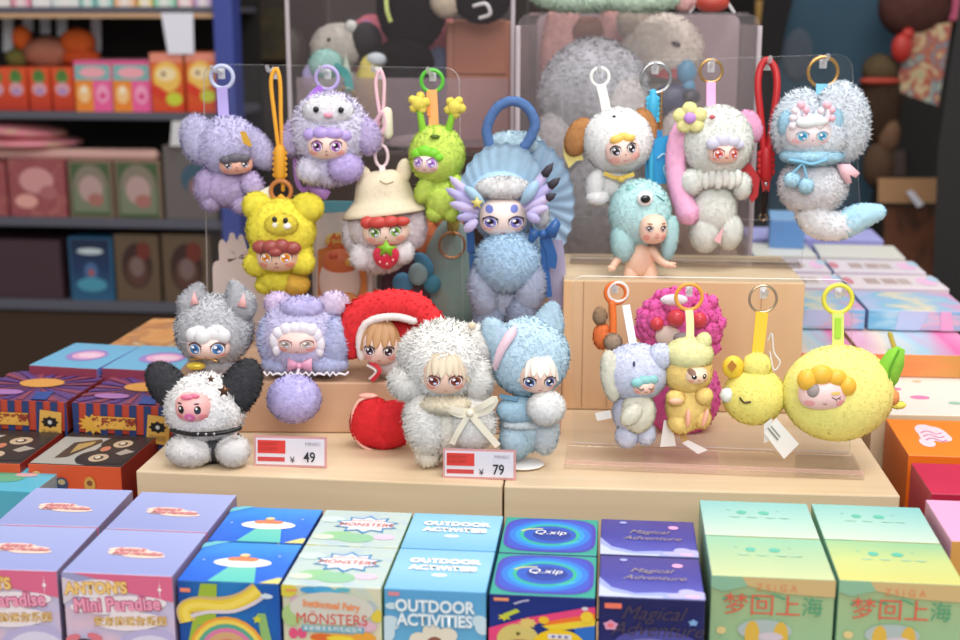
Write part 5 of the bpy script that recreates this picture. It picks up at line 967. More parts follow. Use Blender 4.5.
t = charm('heart_ear_charm', 'pale blue furry doll with huge rounded ears, antlers and a blue-tipped tail', 815, 225, YR)
PB = furm('#D2DEE8', .1); CY = furm('#9CD0EA', .12); t.ring('ring', GOLD, 823, 72, 14.5, 1.9, 14); t.strap('strap', mat('#76C2E2', .6), [(822, 84, 12), (822, 96, 8), (821, 110, 2)], 12)
t.fur('ear', PB, (798, 124, 2, 24, 33, 14, {'roll': -12}), 6, sub=5); t.fur('ear', PB, (842, 122, 2, 26, 38, 15, {'roll': 8}), 6, sub=5); t.fur('inner_ear', CY, (786, 124, -12, 7, 12, 6), 3); t.fur('inner_ear', CY, (836, 121, -13, 7, 11, 5), 3)
t.fur('head', PB, (814, 138, -4, 33, 26, 24), 5, sub=5); f = Face(t, 809, 133, -18, 22, 15, 14, '#F2E4E8', blush='#F4C4CC'); f.eyes(9.5, -2.5, 5.2, 4.4, .5, iris='#57B4D8', lash='#8AA8B8', pupil='#2A86B4'); f.nose(1, -6, .9, '#C890A0'); f.curls(mat('#E4EEF2', .5), [(-6, 11, 9, 5), (4, 12, 9, 5)])
AN = [mat('#EAE2EA', .5), mat('#F0BCCB', .5)]
for bx, by, sg in ((800, 122, -1), (826, 122, 1)):
    a = t.tube('antler', AN[0], [(bx, by, -30), (bx+sg*2, by-8, -30), (bx+sg*1, by-16, -29)], 2.6)
    for dx, dy_, r, c in ((-7*1, -4, 4, 0), (-5, -11, 3.6, 0), (1, -17, 4.2, 1), (6, -12, 3.6, 1), (6, -4, 3.6, 1), (-7, 4, 4.5, 0)): t.smooth('antler_knob', AN[c], (bx+dx, by+dy_, -30, r, r), parent=a, sub=2)
t.fur('scarf', CY, (812, 156, -10, 31, 9, 22), 3); t.tube('scarf_tie', mat('#7FC0E0', .6), [(790, 160, -30), (803, 162, -34), (812, 164, -34), (826, 160, -32)], 1.5); t.tube('tie_cord', mat('#7FC0E0', .6), [(803, 163, -33), (794, 172, -32), (792, 176, -32)], 1.2); t.tube('tie_cord', mat('#7FC0E0', .6), [(803, 163, -33), (806, 174, -33), (806, 180, -32)], 1.2); t.fur('pompom', CY, (792, 180, -30, 7.5, 7.5, 7), 2.5); t.fur('pompom', CY, (806, 186, -31, 7.5, 7.5, 7), 2.5)
t.fur('body', furm('#DDE2EA', .08), (813, 186, 0, 33, 28, 24), 6, sub=5); t.slab('hand', mat('#EBC0CA', .5), [(836, 164), (850, 164), (860, 173), (856, 178), (850, 175), (852, 183), (846, 183), (840, 174)], -14, 5, bulge=2)
t.tube('tail', furm('#DCE2EA', .08), [(812, 208, 0), (818, 220, 0), (835, 226, 0), (850, 222, 0)], [18, 18, 15, 13.5], fur=4, n=22); t.tube('tail_tip', CY, [(843, 225, 0), (860, 217, 0), (878, 212, 0)], [14, 13.5, 8.5], fur=2.5, n=22)
# baby doll in aqua hood, standing on the plank block
t = Toy('baby_doll', 'bare baby figure in an aqua animal hood standing on the plank block', 'doll', 642, 283, 1.312)
AQ = furm('#B2E4E6', .08); SK = mat('#F0C8AE', .45); t.fur('hood', AQ, [(640, 213, 4, 31, 34, 26)], 3, sub=5); t.fur('hood_flap', AQ, (623, 242, -6, 12, 20, 12, {'roll': 6}), 3); t.fur('hood_flap', AQ, (670, 238, -10, 7, 22, 8, {'roll': -6}), 3); t.fur('hood_ear', furm('#8FD0CC'), (631, 190, -8, 5, 5, 4), 2)
e = t.smooth('hood_eye', mat('#F4F4F2', .3), (645, 198.5, -22, 8, 7.5, 4)); t.smooth('pupil', mat('#16161A', .1, coat=.5), (645.5, 199, -26, 5, 4.2, 2), parent=e); t.tube('hood_brow', mat('#5A98A0', .6), [(657, 196, -22), (664, 201, -18)], .9)
f = Face(t, 653, 229, -16, 14, 15, 15, '#F6D0BA', yaw=6, blush='#EFA594'); f.eyes(7, 2, 3, 2.6, .5, iris='#6A4030', lash='#4A2E24'); f.mouth(1, -7, 2.2, '#D0705E'); f.nose(1, -3, 1.4, '#EAB49C'); f.marks('brow', [(-6, 7, 2.6, .7, '#9A6A4A'), (8, 7, 2.6, .7, '#9A6A4A')])
t.smooth('body', SK, [(640, 258, 0, 15, 19, 12, {'sh': pear(.15)}), (640, 244, -2, 7, 6, 6), (631, 276, -2, 8, 15, 8), (650, 276, -2, 8, 15, 8)], sub=4); t.tube('arm', SK, [(629, 250, -4), (619, 258, -8), (613, 266, -12)], [5, 4.4, 3.6]); t.smooth('hand', SK, [(612, 268, -13, 4.5, 3.6, 3.4), (609, 267, -14, 1.6, 1.5, 1.5), (610, 270.5, -14, 1.6, 1.5, 1.5)], sub=2); t.tube('arm', SK, [(652, 250, -4), (660, 260, -10), (668, 265, -14)], [5, 4.4, 3.6]); t.smooth('hand', SK, [(671, 265, -15, 4.2, 3.4, 3.4), (674.5, 263.5, -16, 1.6, 1.5, 1.5), (674.5, 266.5, -16, 1.6, 1.5, 1.5)], sub=2)

# ------------------------------------------------------------------ charms on the low stand
YD = 1.13
t = charm('orange_charm', 'orange lanyard loop and fuzzy orange charm behind the elephant doll', 606, 360, 1.145)
OR = mat('#E4702C', .4); t.ring('ring', OR, 616, 293, 10.5, 2.6, 6); t.ring('inner_ring', mat('#F0E0DC', .3), 618, 292, 10, 1.6, 5); t.tube('strap', OR, [(612, 303, 4), (613, 318, 2), (613, 338, 0)], 4); t.fur('pompom', furm('#8A6A4E'), (600, 316, 2, 7, 9, 6), 2.5); t.fur('pompom', furm('#957A64'), (613, 342, -4, 9, 9, 7), 2.5); t.fur('body', furm('#E2622E'), (602, 336, 4, 9, 14, 8), 2.5)
t = charm('elephant_charm', 'pale blue elephant-hood doll with cream ear on a white strap', 636, 447, YD)
EL = furm('#CBD2EC', .08); CRM = furm('#E8E6D0', .08); t.strap('strap', mat('#ECE6EA', .6), [(626, 305, 16), (629, 322, 10), (633, 344, 2)], 8)
t.fur('head', EL, (636, 372, 0, 34, 30, 27), 3, sub=5); t.fur('ear', CRM, (611, 376, -14, 10, 27, 8, {'roll': 8}), 2.5); t.fur('trunk', EL, (660, 357, -6, 13, 14, 12), 3); t.smooth('hood_eye', mat('#4A4A6A', .2), (634, 364, -27, 1.4, 3, 1.2))
f = Face(t, 643, 386, -16, 12, 8.5, 13, '#F4C8B8', yaw=6, blush='#F09C90'); f.eyes(5.5, .5, 3, 2.4, .5, style='closed'); f.mouth(.5, -3.5, 1.6); f.curls(mat('#8FCACB', .5), [(-8, 6, 6, 4.5), (0, 8, 7, 4.5), (8, 8, 6, 4.5)])
t.fur('body', EL, (634, 412, 2, 22, 26, 20), 3); t.fur('belly', CRM, (638, 412, -12, 17, 22, 12), 2.5); t.fur('leg', EL, (627, 436, -4, 12, 13, 12), 3); t.fur('leg', EL, (646, 434, -2, 10, 12, 10), 3); t.fur('arm', CRM, (632, 414, -22, 9, 14, 7, {'roll': -40}), 2.5); t.slab('label', P('#ECECEA'), [(595, 413), (610, 410), (612, 418), (597, 421)], -2, 1)
t = charm('monkey_charm', 'golden fur doll in a pale yellow cap on an orange ring', 688, 435, YD)
t.ring('ring', mat('#E8A040', .35), 689, 297, 13.5, 2, 16); t.strap('strap', mat('#EADFA0', .6), [(689, 310, 14), (690, 322, 8), (690, 342, 0)], 8); YO = furm('#F4CC6C', .08)
t.fur('head', YO, (688, 372, 0, 25, 24, 21), 2.5, sub=5); t.fur('cap', furm('#EAE69C', .06), [(689, 354, -1, 25, 17, 22), (703, 342, -2, 8, 10, 8, {'roll': -20}), (671, 356, 0, 9, 10, 8)], 2); f = Face(t, 696, 375, -13, 12, 9, 12, '#F6D6BC', yaw=10, blush='#F0AC94'); f.eyes(5.5, 1, 2.4, 2.6, 0, lash='#2A1C18', dot=True); f.nose(-.5, -3, 1, '#C87860'); f.marks('patch', [(-7, 5, 3.5, 3, '#8C6A5A')])
t.fur('body', YO, (688, 406, 0, 23, 26, 19), 2.5); t.fur('arm', YO, (676, 398, -16, 10, 8, 8, {'roll': -15}), 2); t.smooth('hand', mat('#F2BE9C', .5), (676, 401, -24, 7, 3.6, 3)); t.fur('arm', YO, (704, 396, -14, 9, 9, 8), 2); t.fur('leg', YO, (681, 422, -8, 14, 12, 12), 2.5); t.fur('leg', YO, (702, 418, -8, 9, 11, 10), 2.5); t.smooth('foot', mat('#F4B49A', .5), (688, 418, -20, 3, 10, 4)); t.smooth('foot', mat('#F4B49A', .5), (705, 418, -17, 3, 10, 4, {'roll': -15}))
t.slab('label', P('#E9E6E6'), [(664, 420), (672, 422), (676, 446), (660, 447)], -4, 1); t.slab('label', P('#E8E2E4'), [(682, 443), (688, 440), (708, 450), (698, 454)], -10, 1); t.strap('label_loop', mat('#C8A060', .7), [(680, 424, 0), (683, 436, -2), (688, 444, -6)], 7)
t = charm('duck_charm', 'yellow duck charm with a sleepy eye on a golden strap', 752, 425, YD)
YW = furm('#F6E468', .05); t.ring('ring', mat('#C9B49A', .2, .9), 763, 299, 14, 1.4, 16); t.strap('strap', mat('#F2BC28', .6), [(762, 312, 14), (760, 332, 8), (757, 358, 0)], [13, 12])
t.fur('body', YW, (754, 396, 0, 32, 30, 27), 2, sub=5); t.fur('crest', YW, (757, 366, -2, 15, 14, 12), 2); w_ = t.smooth('wing_button', mat('#F0C93A', .5), (733, 367, -8, 11, 12, 8)); t.slab('button_mark', mat('#B87A2A', .6), [(732, 360), (737, 366), (732, 372), (727, 366)], -17, 1.5, parent=w_)
t.fur('cheek_puff', furm('#EDEDE6', .05), (727, 395, -14, 7, 7.5, 6), 2); t.tube('eye_line', mat('#4A3A1C', .5), [(740, 398, -29), (744, 402.5, -29.5), (750, 402, -29)], 1.1); t.tube('plastic_tie', EDGE, [(768, 340, 0), (772, 334, -4), (774, 352, -6), (780, 362, -8), (774, 370, -8), (770, 352, -4)], .9)
t.slab('label', P('#F0EEEC'), [(776, 418), (799, 444), (784, 459), (764, 433)], -22, 1); t.slab('label_fold', P('#E6E4E2'), [(764, 424), (772, 418), (774, 438), (764, 443)], -19, 1); t.strap('label_text', P('#8A8884'), [(768, 428, -23.2), (778, 440, -23.2)], 1.6, .3); t.strap('label_text', P('#8A8884'), [(771, 426, -23.2), (780, 437, -23.2)], 1.2, .3)
t = charm('lemon_charm', 'round yellow lemon doll with a green leaf, sleeping face on a lime strap', 838, 445, YD)
LM = furm('#F6EA74', .04); t.ring('ring', mat('#E2DC4E', .3), 838, 299, 14.5, 2.4, 16); t.strap('strap', mat('#CFDC6E', .6), [(838, 313, 14), (838, 330, 10), (838, 350, 4)], 12); t.strap('strap_mark', mat('#9CCB2E', .6), [(838, 318, 12), (838, 330, 8.5), (838, 338, 6)], 6, 1)
t.fur('body', LM, (838, 393, 0, 57, 50, 40), 1.6, sub=5); f = Face(t, 823, 393, -31, 25, 17, 15, '#F6CFCE', blush='#F2A8AC'); f.eye(10, -1, 5, 3, style='closed', lash='#4A3A34'); f.mouth(-1, -8, 2); f.marks('eye_lid', [(9, 3.5, 5, 1.6, '#E6C46A')]); t.smooth('bubble', clear('#D8D8D8', .8, .45, '#B8B4B4'), (814, 391, -44, 7.5, 8, 6)); f.curls(mat('#F0B93C', .4), [(-18, 15, 9, 10), (-4, 20, 11, 9.5), (11, 17, 9.5, 8), (22, 9, 8, 9)])
l_ = t.slab('leaf', furm('#6EB82C', .1), [(876, 376), (879, 362), (888, 350), (898, 346), (905, 350), (904, 366), (898, 382), (890, 391), (883, 388)], -6, 5, bulge=3); t.tube('leaf_vein', mat('#58A024', .7), [(889, 388, -12), (890, 370, -13), (899, 350, -11)], 1, parent=l_); t.fur('nub', furm('#E88A4A', .1), (893, 397, -6, 6, 8, 6), 1.5); t.fur('nub', furm('#E9DC4E', .1), (898, 405, -2, 8, 4, 5), 1.5)
t = Toy('plush_toy', 'hot pink curly plush with red round beads behind the golden fur doll', 'plush toy', 680, 440, 1.226)
HP = furm('#FF4AA6', .08, 60); mb = MB()
bl_ = [(680, 326, 0, 44, 40, 26), (682, 395, 2, 40, 44, 24)]
for k in range(90):
    q = RNG.uniform(0, 2*math.pi); r_ = math.sqrt(RNG.uniform(0.25, 1)); bl_.append((680+44*r_*math.cos(q), 326+38*r_*math.sin(q), -24*math.sqrt(max(0, 1-r_*r_))-2, *(RNG.uniform(4.5, 7.5),)*2, 5, {'sub': 2}))
for b_ in bl_:
    kw = b_[-1] if isinstance(b_[-1], dict) else {'sub': 4}; V, F = t.blobg(*(b_[:-1] if isinstance(b_[-1], dict) else b_), **kw); V, F, N = fuzz(V, F, 3*t.s, .9); mb.add(V, F, HP, N)
mb.build('curly_fur', t.o)
for x, y, r_ in ((660, 316, 0), (676, 318, 9), (699, 320, 8), (657, 324, 7)):
    if r_: t.smooth('bead', mat('#E23848', .25), (x, y, -30, r_, r_))
t.smooth('face', mat('#F0D8CE', .5), (668, 336, -27, 13, 11, 6)); t.smooth('white_patch', furm('#F2DCE8'), (674, 300, -26, 14, 6, 5)); t.smooth('muzzle', mat('#9A8E94', .5), (683, 338, -31, 10, 6, 5))

# ------------------------------------------------------------------ dolls on the riser
YRD = stand(301, 376, RZ)
t = Toy('cat_doll', 'grey cat-hood doll with white fringe and big blue eyes behind the puppy', 'plush doll', 213, 377, YRD)
CG = furm('#B3B4BC', .12); t.fur('head', CG, (214, 330, 0, 41, 38, 32), 6, sub=5); t.fur('ear', CG, (193, 303, -4, 15, 19, 10, {'roll': -22, 'sh': pointy(.5)}), 5); t.fur('ear', CG, (240, 302, -4, 15, 20, 10, {'roll': 20, 'sh': pointy(.5)}), 5)
t.slab('inner_ear', mat('#F0B4B4', .7), [(190, 305), (194, 291), (199, 304)], -18, 3, bulge=1); t.slab('inner_ear', mat('#F0B4B4', .7), [(237, 306), (244, 293), (247, 308)], -18, 3, bulge=1)
f = Face(t, 209, 346, -22, 23, 13.5, 17, '#F4D4CA', blush='#F2A8A4'); f.eyes(12, 0, 6.4, 6, 0, iris='#4E84BC', lash='#5A3A38', pupil='#2A5488', rot=-10); f.mouth(-1, -9.5, 1.2, '#D0506A'); f.curls(mat('#E2E2E6', .45), [(-14, 13, 8, 8), (-4, 12, 8, 8), (6, 14, 9, 8), (16, 12, 8, 8), (-8, 17, 8, 6), (10, 18, 8, 6)])
t.fur('body', CG, (214, 361, 2, 26, 14, 20), 5); t.smooth('bell', mat('#E8CC4A', .25, .3), (196, 366, -30, 10, 4.5, 5)); t.tube('collar_chain', GOLD, [(190, 360, -28), (205, 358, -30), (217, 361, -29)], 1.2)
t = Toy('lavender_doll', 'lavender and blue fluffy doll with white curls, pink bow and hanging pompom', 'plush doll', 301, 377, YRD)
LB = furm('#C6C0EA', .12); LB2 = furm('#B9C0EC', .12); t.fur('head', LB, (302, 336, 0, 44, 42, 32), 6, sub=5); t.fur('ear', furm('#D4BCE4'), (278, 304, 0, 14, 12, 10), 5); t.fur('ear', furm('#D8C2E2'), (334, 304, 0, 15, 13, 10), 5); t.fur('hood_tuft', LB2, (272, 340, -10, 14, 26, 12), 6); t.fur('hood_tuft', LB2, (335, 342, -10, 14, 26, 12), 6); t.fur('hood_brow', furm('#BEB4EA'), (302, 308, -12, 22, 10, 14), 4)
f = Face(t, 298, 341, -20, 23, 14, 16, '#F5CFC6', blush='#F2A29A'); f.eyes(11, -.5, 6, 4.2, 0, iris='#C9B8A8', lash='#9A6A70', white='#F8EAE4', pupil='#8A7A78'); f.mouth(0, -9, 1.4); f.curls(mat('#E8E2EC', .35), [(-19, 10, 6, 6), (-11, 14, 6.5, 6.5), (-2, 15, 7, 6), (7, 15, 7, 6), (15, 13, 6.5, 6.5), (21, 7, 5, 7), (-24, 2, 4.5, 8), (24, -2, 4.5, 8), (-22, -8, 4, 6), (23, -10, 4, 5)])
t.fur('body', LB, (301, 364, 2, 36, 11, 22), 6); t.fur('collar', LB2, (280, 364, -14, 18, 9, 10), 5); t.fur('collar', LB2, (328, 364, -14, 20, 9, 10), 5); BP = mat('#E4A2BE', .4); t.slab('bow_loop', BP, [(298, 363), (288, 358), (287, 372), (297, 368)], -30, 3, bulge=2); t.slab('bow_loop', BP, [(300, 363), (312, 358), (312, 372), (301, 368)], -30, 3, bulge=2); t.smooth('bow_knot', BP, (299, 366, -32, 3, 3.5, 3))
t.tube('lace', mat('#F0ECF2', .7), [(x, 374+2*math.sin(x*.9), -32) for x in range(264, 350, 3)], 1.2, sm=False); t.tube('pompom_cord', mat('#EADCEA', .6), [(299, 368, -30), (297, 376, -46), (295, 384, -58)], 1.6); t.fur('pompom', furm('#BBB0EC', .1), (294, 399, -64, 27, 24, 22), 4, sub=5)
t = Toy('red_hood_doll', 'tan-haired doll in a red fur hood with lace trim behind the white doll', 'plush doll', 390, 377, YRD)
RF = furm('#E02226', .12); t.tube('hood', RF, [(352, 352, -4), (351, 335, -4), (358, 316, -4), (374, 306, -4), (395, 303, -4), (416, 308, -4), (434, 324, -4)], [8, 13, 15, 14, 14, 15, 13], fur=5, n=26); t.fur('hood_back', RF, (390, 332, 12, 40, 32, 18), 5)
t.tube('lace_trim', mat('#F2E6E2', .8), [(362, 356, -14), (360, 338, -16), (366, 324, -18), (380, 318, -19), (398, 317, -19), (414, 321, -18)], [5, 4.5, 4, 4, 4, 4], fur=1.5); f = Face(t, 381, 345, -10, 20, 21, 18, '#F8D8CC', roll=-2, blush='#F4AEA4'); f.eyes(10, -3, 5, 5, -1, iris='#5A3430', lash='#3A2220'); f.mouth(-1, -14, 1.8); f.bangs(mat('#B98A5E', .5), (2, 26), [(-19, -2, 1.1), (-12, 4, 1.2), (-4, 3, 1.2), (5, 4, 1.2), (13, 5, 1.2), (19, 0, 1.1)], 6)
t.tube('side_hair', mat('#C08A54', .5), [(366, 328, -12), (363, 345, -12), (366, 358, -10)], [5, 5, 2]); RW = mat('#D83440', .5); t.strap('neck_ribbon', RW, [(370, 362, -22), (380, 370, -26), (372, 381, -24)], 4); t.strap('neck_ribbon', mat('#F4E8E4', .5), [(367, 365, -22), (376, 371, -25), (369, 379, -23)], 2); t.fur('body', furm('#EFE6E2'), (390, 362, 2, 22, 13, 16), 4)
bg = t.fur('heart_bag', furm('#DE1F24', .1), [(372, 422, -64, 22, 26, 13, {'roll': -14}), (394, 424, -64, 22, 24, 13), (384, 436, -64, 18, 14, 11)], 3); t.tube('bag_piping', mat('#F0B9A8', .4), [(374, 396, -66), (358, 402, -68), (352, 422, -70), (360, 444, -70), (380, 453, -68)], 1.6, parent=bg); t.smooth('bag_clasp', mat('#E6A492', .4), (368, 396, -64, 10, 3, 5), parent=bg)

# ------------------------------------------------------------------ dolls on the platform
t = Toy('puppy_doll', 'white pink-faced puppy plush with black floppy ears and studded collar', 'plush doll', 205, 466, stand(205, 466.5, PT, -16))
WD_ = furm('#F0EEEC', .06); BD = furm('#2C2C30', .25); t.fur('head', WD_, (205, 408, 0, 43, 38, 32), 6, sub=5); t.fur('ear', BD, (168, 386, 2, 19, 29, 14, {'roll': 35}), 5); t.fur('ear', BD, (240, 388, 2, 20, 34, 14, {'roll': -28}), 5)
f = Face(t, 194, 407, -22, 20, 16.5, 16, '#F2B4B0', yaw=-4, blush='#EE8E92', label='pink moulded face'); f.eyes(9, 1, 3.4, 4.6, -1, lash='#171314', dot=True); f.nose(-1, -7.5, 6, '#E978B4', 5); f.marks('nose_highlight', [(-1, -8, 2.2, 2.2, '#F7C0DC')]); f.mouth(-1, -13.5, 2.6, '#C05A68'); f.curls(mat('#F07C98', .4), [(-4, 14, 6, 2.6), (3, 15, 6, 2.4)]); f.marks('brow', [(-12, 7.5, 3, .8, '#3A2428'), (7, 7.5, 3, .8, '#3A2428')])
BRZ = mat('#6A4A34', .3, .7)
for x, y, r_ in ((224, 391, 7.5), (211, 379, 4.5)): t.slab('star_stud', BRZ, [(x+(r_ if i % 2 == 0 else r_*.42)*math.sin(math.pi*i/5), y-(r_ if i % 2 == 0 else r_*.42)*math.cos(math.pi*i/5)) for i in range(10)], -40 if r_ > 5 else -37, 3, bulge=1)
t.tube('collar', mat('#1C1A1C', .4), [(172, 430, -22), (190, 434, -30), (207, 434, -33), (226, 432, -30), (240, 428, -22)], 2.6); t.smooth('collar_stud', SILV, [(198, 434, -34, 1.8, 1.8, 1.5), (206, 434.3, -35, 1.8, 1.8, 1.5), (214, 434, -35, 1.8, 1.8, 1.5)], sub=2)
t.fur('body', BD, (208, 444, 2, 38, 20, 24), 4); t.fur('paw', WD_, (190, 450, -16, 25, 17, 18), 5); t.fur('paw', WD_, (233, 451, -14, 17, 16, 16), 5); t.slab('label', P('#E8D4C8'), [(233, 426), (238, 426), (237, 438), (234, 438)], -24, 1)
t = Toy('white_doll', 'cream blond doll in a long white fur hood with satin bow', 'plush doll', 445, 469, stand(445, 468, PT, -8))
FW = furm('#F2EFEA', .06); CF_ = furm('#F0E9DC', .06); t.fur('hood', FW, (444, 360, 0, 43, 41, 34), 9, sub=5, lean=.8); t.fur('ear', FW, (413, 350, -2, 13, 20, 14, {'roll': -25}), 8); t.fur('ear', FW, (474, 346, 4, 17, 22, 14, {'roll': 20}), 8); t.fur('hood_side', FW, (409, 382, -6, 20, 18, 18), 8); t.fur('hood_side', FW, (478, 378, -4, 14, 24, 16), 8); t.smooth('ear_tip', mat('#E4CFB0', .6), (472, 326, -12, 4, 4, 3))
f = Face(t, 445, 374, -22, 23, 21, 18, '#F6CDB8', blush='#F0A08C'); f.eyes(11.5, -3.5, 6.4, 5.4, 0, iris='#96442E', lash='#6A3A30', pupil='#5A2018'); f.mouth(1, -14.5, 2, '#C8504A', .15); f.bangs(mat('#D6C6AC', .45), (0, 25), [(-23, -6, .9), (-17, 2, 1.1), (-10, 5, 1.2), (-3, 3, 1.2), (5, 5, 1.2), (12, 4, 1.2), (19, 1, 1.1), (24, -6, .8)], 6.2)
t.fur('body', CF_, (444, 424, 2, 38, 34, 26), 6, sub=5, droop=.5); t.fur('cape', FW, (426, 424, -12, 22, 34, 20, {'roll': 8}), 7, droop=.6); t.fur('cape', FW, (472, 424, -10, 24, 30, 18), 6, droop=.6); t.fur('collar', furm('#EBDDBE', .06), (446, 404, -20, 26, 9, 14), 5); t.fur('leg', CF_, (428, 454, -8, 13, 14, 13), 5); t.fur('leg', CF_, (456, 452, -6, 13, 14, 13), 5)
SB = mat('#EEE6D0', .3); t.strap('bow_loop', SB, [(468, 412, -30), (456, 410, -34), (448, 408, -33), (458, 414, -32), (468, 414, -31)], 7); t.strap('bow_loop', SB, [(471, 412, -30), (482, 406, -34), (495, 399, -33), (488, 410, -31), (472, 415, -31)], 7); t.smooth('bow_knot', SB, (470, 413, -33, 4, 4.5, 4)); t.strap('bow_tail', SB, [(468, 416, -32), (458, 432, -33), (452, 444, -32)], 6); t.strap('bow_tail', SB, [(472, 416, -32), (484, 430, -32), (498, 446, -31)], 7)
t = Toy('blue_bunny_doll', 'pale blue bunny-hood doll with platinum fringe holding a white fluff ball', 'plush doll', 528, 467, stand(528, 466.5, PT, -8))
PBL = furm('#B0D2E6', .08); t.fur('hood', PBL, (529, 357, 0, 42, 42, 33), 4, sub=5); t.fur('ear', PBL, (502, 344, -14, 15, 31, 9, {'roll': 32}), 3); t.slab('inner_ear', furm('#EFC4D2', .06), [(516, 324), (517, 334), (505, 352), (496, 372), (492, 366), (497, 348), (506, 332)], -29, 3, bulge=2); t.fur('ear', PBL, (548, 326, 6, 16, 22, 10, {'roll': -12, 'sh': pointy(.3)}), 4)
f = Face(t, 538, 375, -20, 20, 18.5, 17, '#F8D0BC', yaw=6, blush='#F29E90'); f.eyes(10.5, -4, 5.6, 5.2, 0, iris='#4C5E98', lash='#4A3440'); f.mouth(1, -13.5, 2, '#C8544A', .3); f.bangs(mat('#E8E2D8', .4), (2, 23), [(-20, -4, .9), (-14, 3, 1.1), (-7, 5, 1.2), (0, 3, 1.2), (7, 5, 1.2), (14, 3, 1.1), (19, -3, .9)], 5.6)
t.fur('body', PBL, (526, 424, 2, 27, 30, 22), 4, sub=5); t.fur('sleeve', furm('#A2CCE4', .08), (518, 410, -14, 22, 14, 12), 3); t.strap('cuff_band', mat('#6E9AB8', .6), [(500, 396, -20), (510, 398, -24), (518, 399, -25)], 5); t.fur('muff', furm('#F2F2F0', .05), (546, 408, -26, 19, 18, 15), 4); t.fur('leg', PBL, (516, 440, -10, 17, 20, 15), 4); t.fur('leg', furm('#C6D6E0', .08), (545, 432, -6, 14, 24, 14), 4); t.fur('hem', furm('#D2DEE6', .06), (524, 424, -14, 22, 5, 10), 3)
t.smooth('base_disc', mat('#F0EEEC', .3), (522, 463.5, -8, 24, 3.2, 20))

# ------------------------------------------------------------------ price tags
for lb, txt, x0, x1, y0, y1, rl in (('small white price tag reading 49 beside the puppy plush', '49', 254, 327, 436, 467, 2), ('white price tag reading 79 in front of the white doll', '79', 443, 516, 449, 479, 1.6)):
    Yt = gz((x0+x1)/2, y1, PT).y+.0; t = Toy('price_tag', lb, 'price tag', (x0+x1)/2, y1-.3, Yt, 'price tags on the platform'); cx, cy = (x0+x1)/2, (y0+y1)/2; w, h = (x1-x0)/2, (y1-y0)/2
    def q(u, v, m, e, nm, u1, v1): t.slab(nm, m, [(x0+u*2*w, y0+v*2*h+u*2), (x0+u1*2*w, y0+v*2*h+u1*2), (x0+u1*2*w, y0+v1*2*h+u1*2), (x0+u*2*w, y0+v1*2*h+u*2)], e, .6)
    t.slab('holder', mat('#D8A0A0', .25), [(x0, y0-1), (x1, y0+1), (x1, y1+1), (x0, y1-1)], 1, 3)
    q(.025, .05, P('#E6E4F0', .25), -1, 'paper', .965, .9); q(.05, .12, P('#E2453E', .4), -1.5, 'red_panel', .43, .54); q(.05, .66, P('#CE4A4C', .4), -1.5, 'red_bar', .42, .8)
    ink = mat('#2E3038', .5); Xt = R_-UP*.035
    addtext(t.o, txt, h*1.0*1.05*t.s, t.p(x0+w*1.52, y0+h*1.35+1, -2.2), Xt, UP, ink, bold=.0002, local=False, sx=.8); addtext(t.o, '¥', h*.62*t.s, t.p(x0+w*1.05, y0+h*1.5+1, -2.2), Xt, UP, ink, local=False); addtext(t.o, 'MINISO', h*.34*t.s, t.p(x0+w*1.62, y0+h*.48+1, -2.2), Xt, UP, mat('#9A8A98', .5), local=False)
    for v in (.24, .4): addtext(t.o, '名创优品特惠价', h*.27*t.s, t.p(x0+w*.47, y0+h*2*v+.6, -2.6), Xt, UP, mat('#B83A34', .5), local=False)

# ------------------------------------------------------------------ right side behind the table
t = Toy('green_stick', 'thin green and brown stick leaning behind the lemon leaf', 'stick', 905, 415, 1.40); t.tube('stick', mat('#B8A83C', .5), [(890, 334, 2), (902, 372, 0), (919, 403, -2), (919, 416, -2)], 2.6, sm=False)
YT = 2.9
def farbox(name, label, cat, pts, Y, m, th=30, extra=None): t = Toy(name, label, cat, pts[0][0], max(p_[1] for p_ in pts), Y); t.slab('panel' if not extra else extra, m, pts, 0, th); return t
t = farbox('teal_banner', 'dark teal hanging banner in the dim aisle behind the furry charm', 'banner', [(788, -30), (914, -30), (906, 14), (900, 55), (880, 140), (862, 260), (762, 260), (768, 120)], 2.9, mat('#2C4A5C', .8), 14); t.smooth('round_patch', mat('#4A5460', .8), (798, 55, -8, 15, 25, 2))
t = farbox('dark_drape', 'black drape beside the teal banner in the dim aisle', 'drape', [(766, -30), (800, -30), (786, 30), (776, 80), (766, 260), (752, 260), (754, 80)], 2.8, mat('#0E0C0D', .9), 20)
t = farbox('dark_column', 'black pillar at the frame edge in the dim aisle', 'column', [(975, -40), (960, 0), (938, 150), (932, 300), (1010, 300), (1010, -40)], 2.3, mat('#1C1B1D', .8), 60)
t = farbox('picture_board', 'colourful printed board leaning in the dim aisle', 'board', [(914, 28), (952, 22), (938, 106), (893, 90)], 2.75, swirl(['#8C9C7C', '#C8B48C', '#A84A38', '#6E8C94', '#C9C09A'], 5), 12)
t = Toy('plush_toy', 'dark brown rounded plush above the printed board', 'plush toy', 918, 60, 2.76); t.fur('body', furm('#3A201C'), (915, 6, 0, 34, 30, 20), 3)
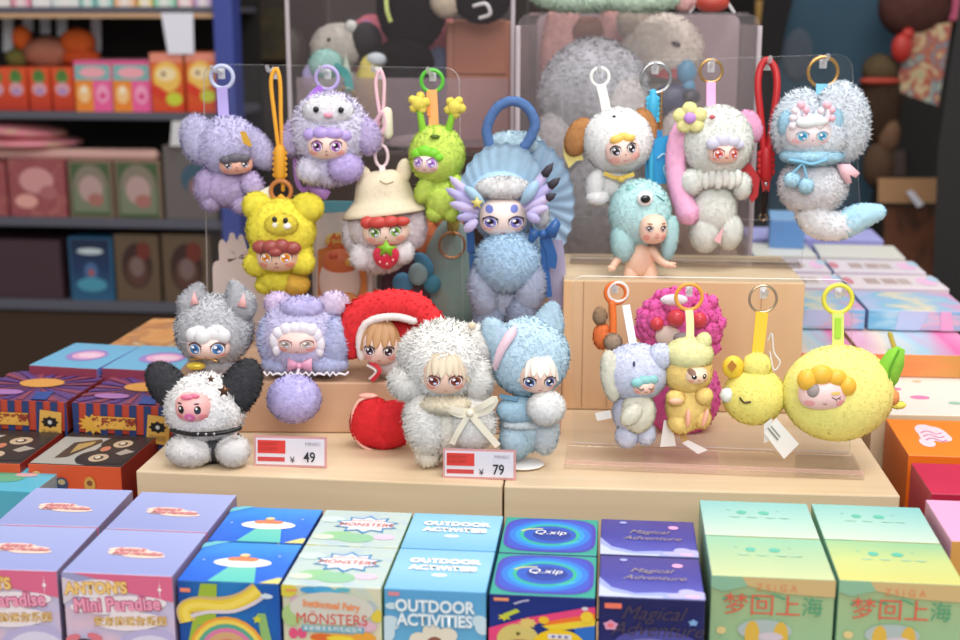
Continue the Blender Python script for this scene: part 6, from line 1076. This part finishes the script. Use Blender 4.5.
t = Toy('red_toy', 'red toy beside the printed board', 'toy', 904, 60, 2.72); t.smooth('body', mat('#B02A22', .5), [(902, 48, 0, 10, 14, 8), (908, 34, 0, 6, 6, 5)])
t = Toy('plush_toy', 'black and tan plush standing beside the teal banner', 'plush toy', 880, 190, 2.75); t.fur('body', furm('#2E2018'), (880, 100, 0, 20, 42, 16), 3); t.fur('head', furm('#4A3A26'), (880, 70, -4, 16, 14, 14), 3); t.smooth('scarf', mat('#A83A2A', .6), (880, 81, -12, 20, 4, 10)); t.fur('leg', furm('#6A4A34'), (888, 134, -4, 10, 18, 10), 3); t.fur('leg', furm('#4A3426'), (878, 165, -4, 14, 22, 12), 3)
t = farbox('aisle_counter', 'tan wooden counter edge in the dim aisle', 'counter', [(878, 178), (940, 178), (940, 203), (878, 203)], 2.6, mat('#A8805A', .6), 40); t.slab('white_card', P('#D8D8E4'), [(906, 192), (912, 190), (924, 204), (918, 208)], -22, 2)
t = farbox('brown_carton', 'brown carton under the tan counter in the dim aisle', 'box', [(884, 206), (936, 206), (936, 320), (884, 320)], 2.62, swirl(['#4A2E22', '#6E4430', '#3A2A24'], 3), 40)
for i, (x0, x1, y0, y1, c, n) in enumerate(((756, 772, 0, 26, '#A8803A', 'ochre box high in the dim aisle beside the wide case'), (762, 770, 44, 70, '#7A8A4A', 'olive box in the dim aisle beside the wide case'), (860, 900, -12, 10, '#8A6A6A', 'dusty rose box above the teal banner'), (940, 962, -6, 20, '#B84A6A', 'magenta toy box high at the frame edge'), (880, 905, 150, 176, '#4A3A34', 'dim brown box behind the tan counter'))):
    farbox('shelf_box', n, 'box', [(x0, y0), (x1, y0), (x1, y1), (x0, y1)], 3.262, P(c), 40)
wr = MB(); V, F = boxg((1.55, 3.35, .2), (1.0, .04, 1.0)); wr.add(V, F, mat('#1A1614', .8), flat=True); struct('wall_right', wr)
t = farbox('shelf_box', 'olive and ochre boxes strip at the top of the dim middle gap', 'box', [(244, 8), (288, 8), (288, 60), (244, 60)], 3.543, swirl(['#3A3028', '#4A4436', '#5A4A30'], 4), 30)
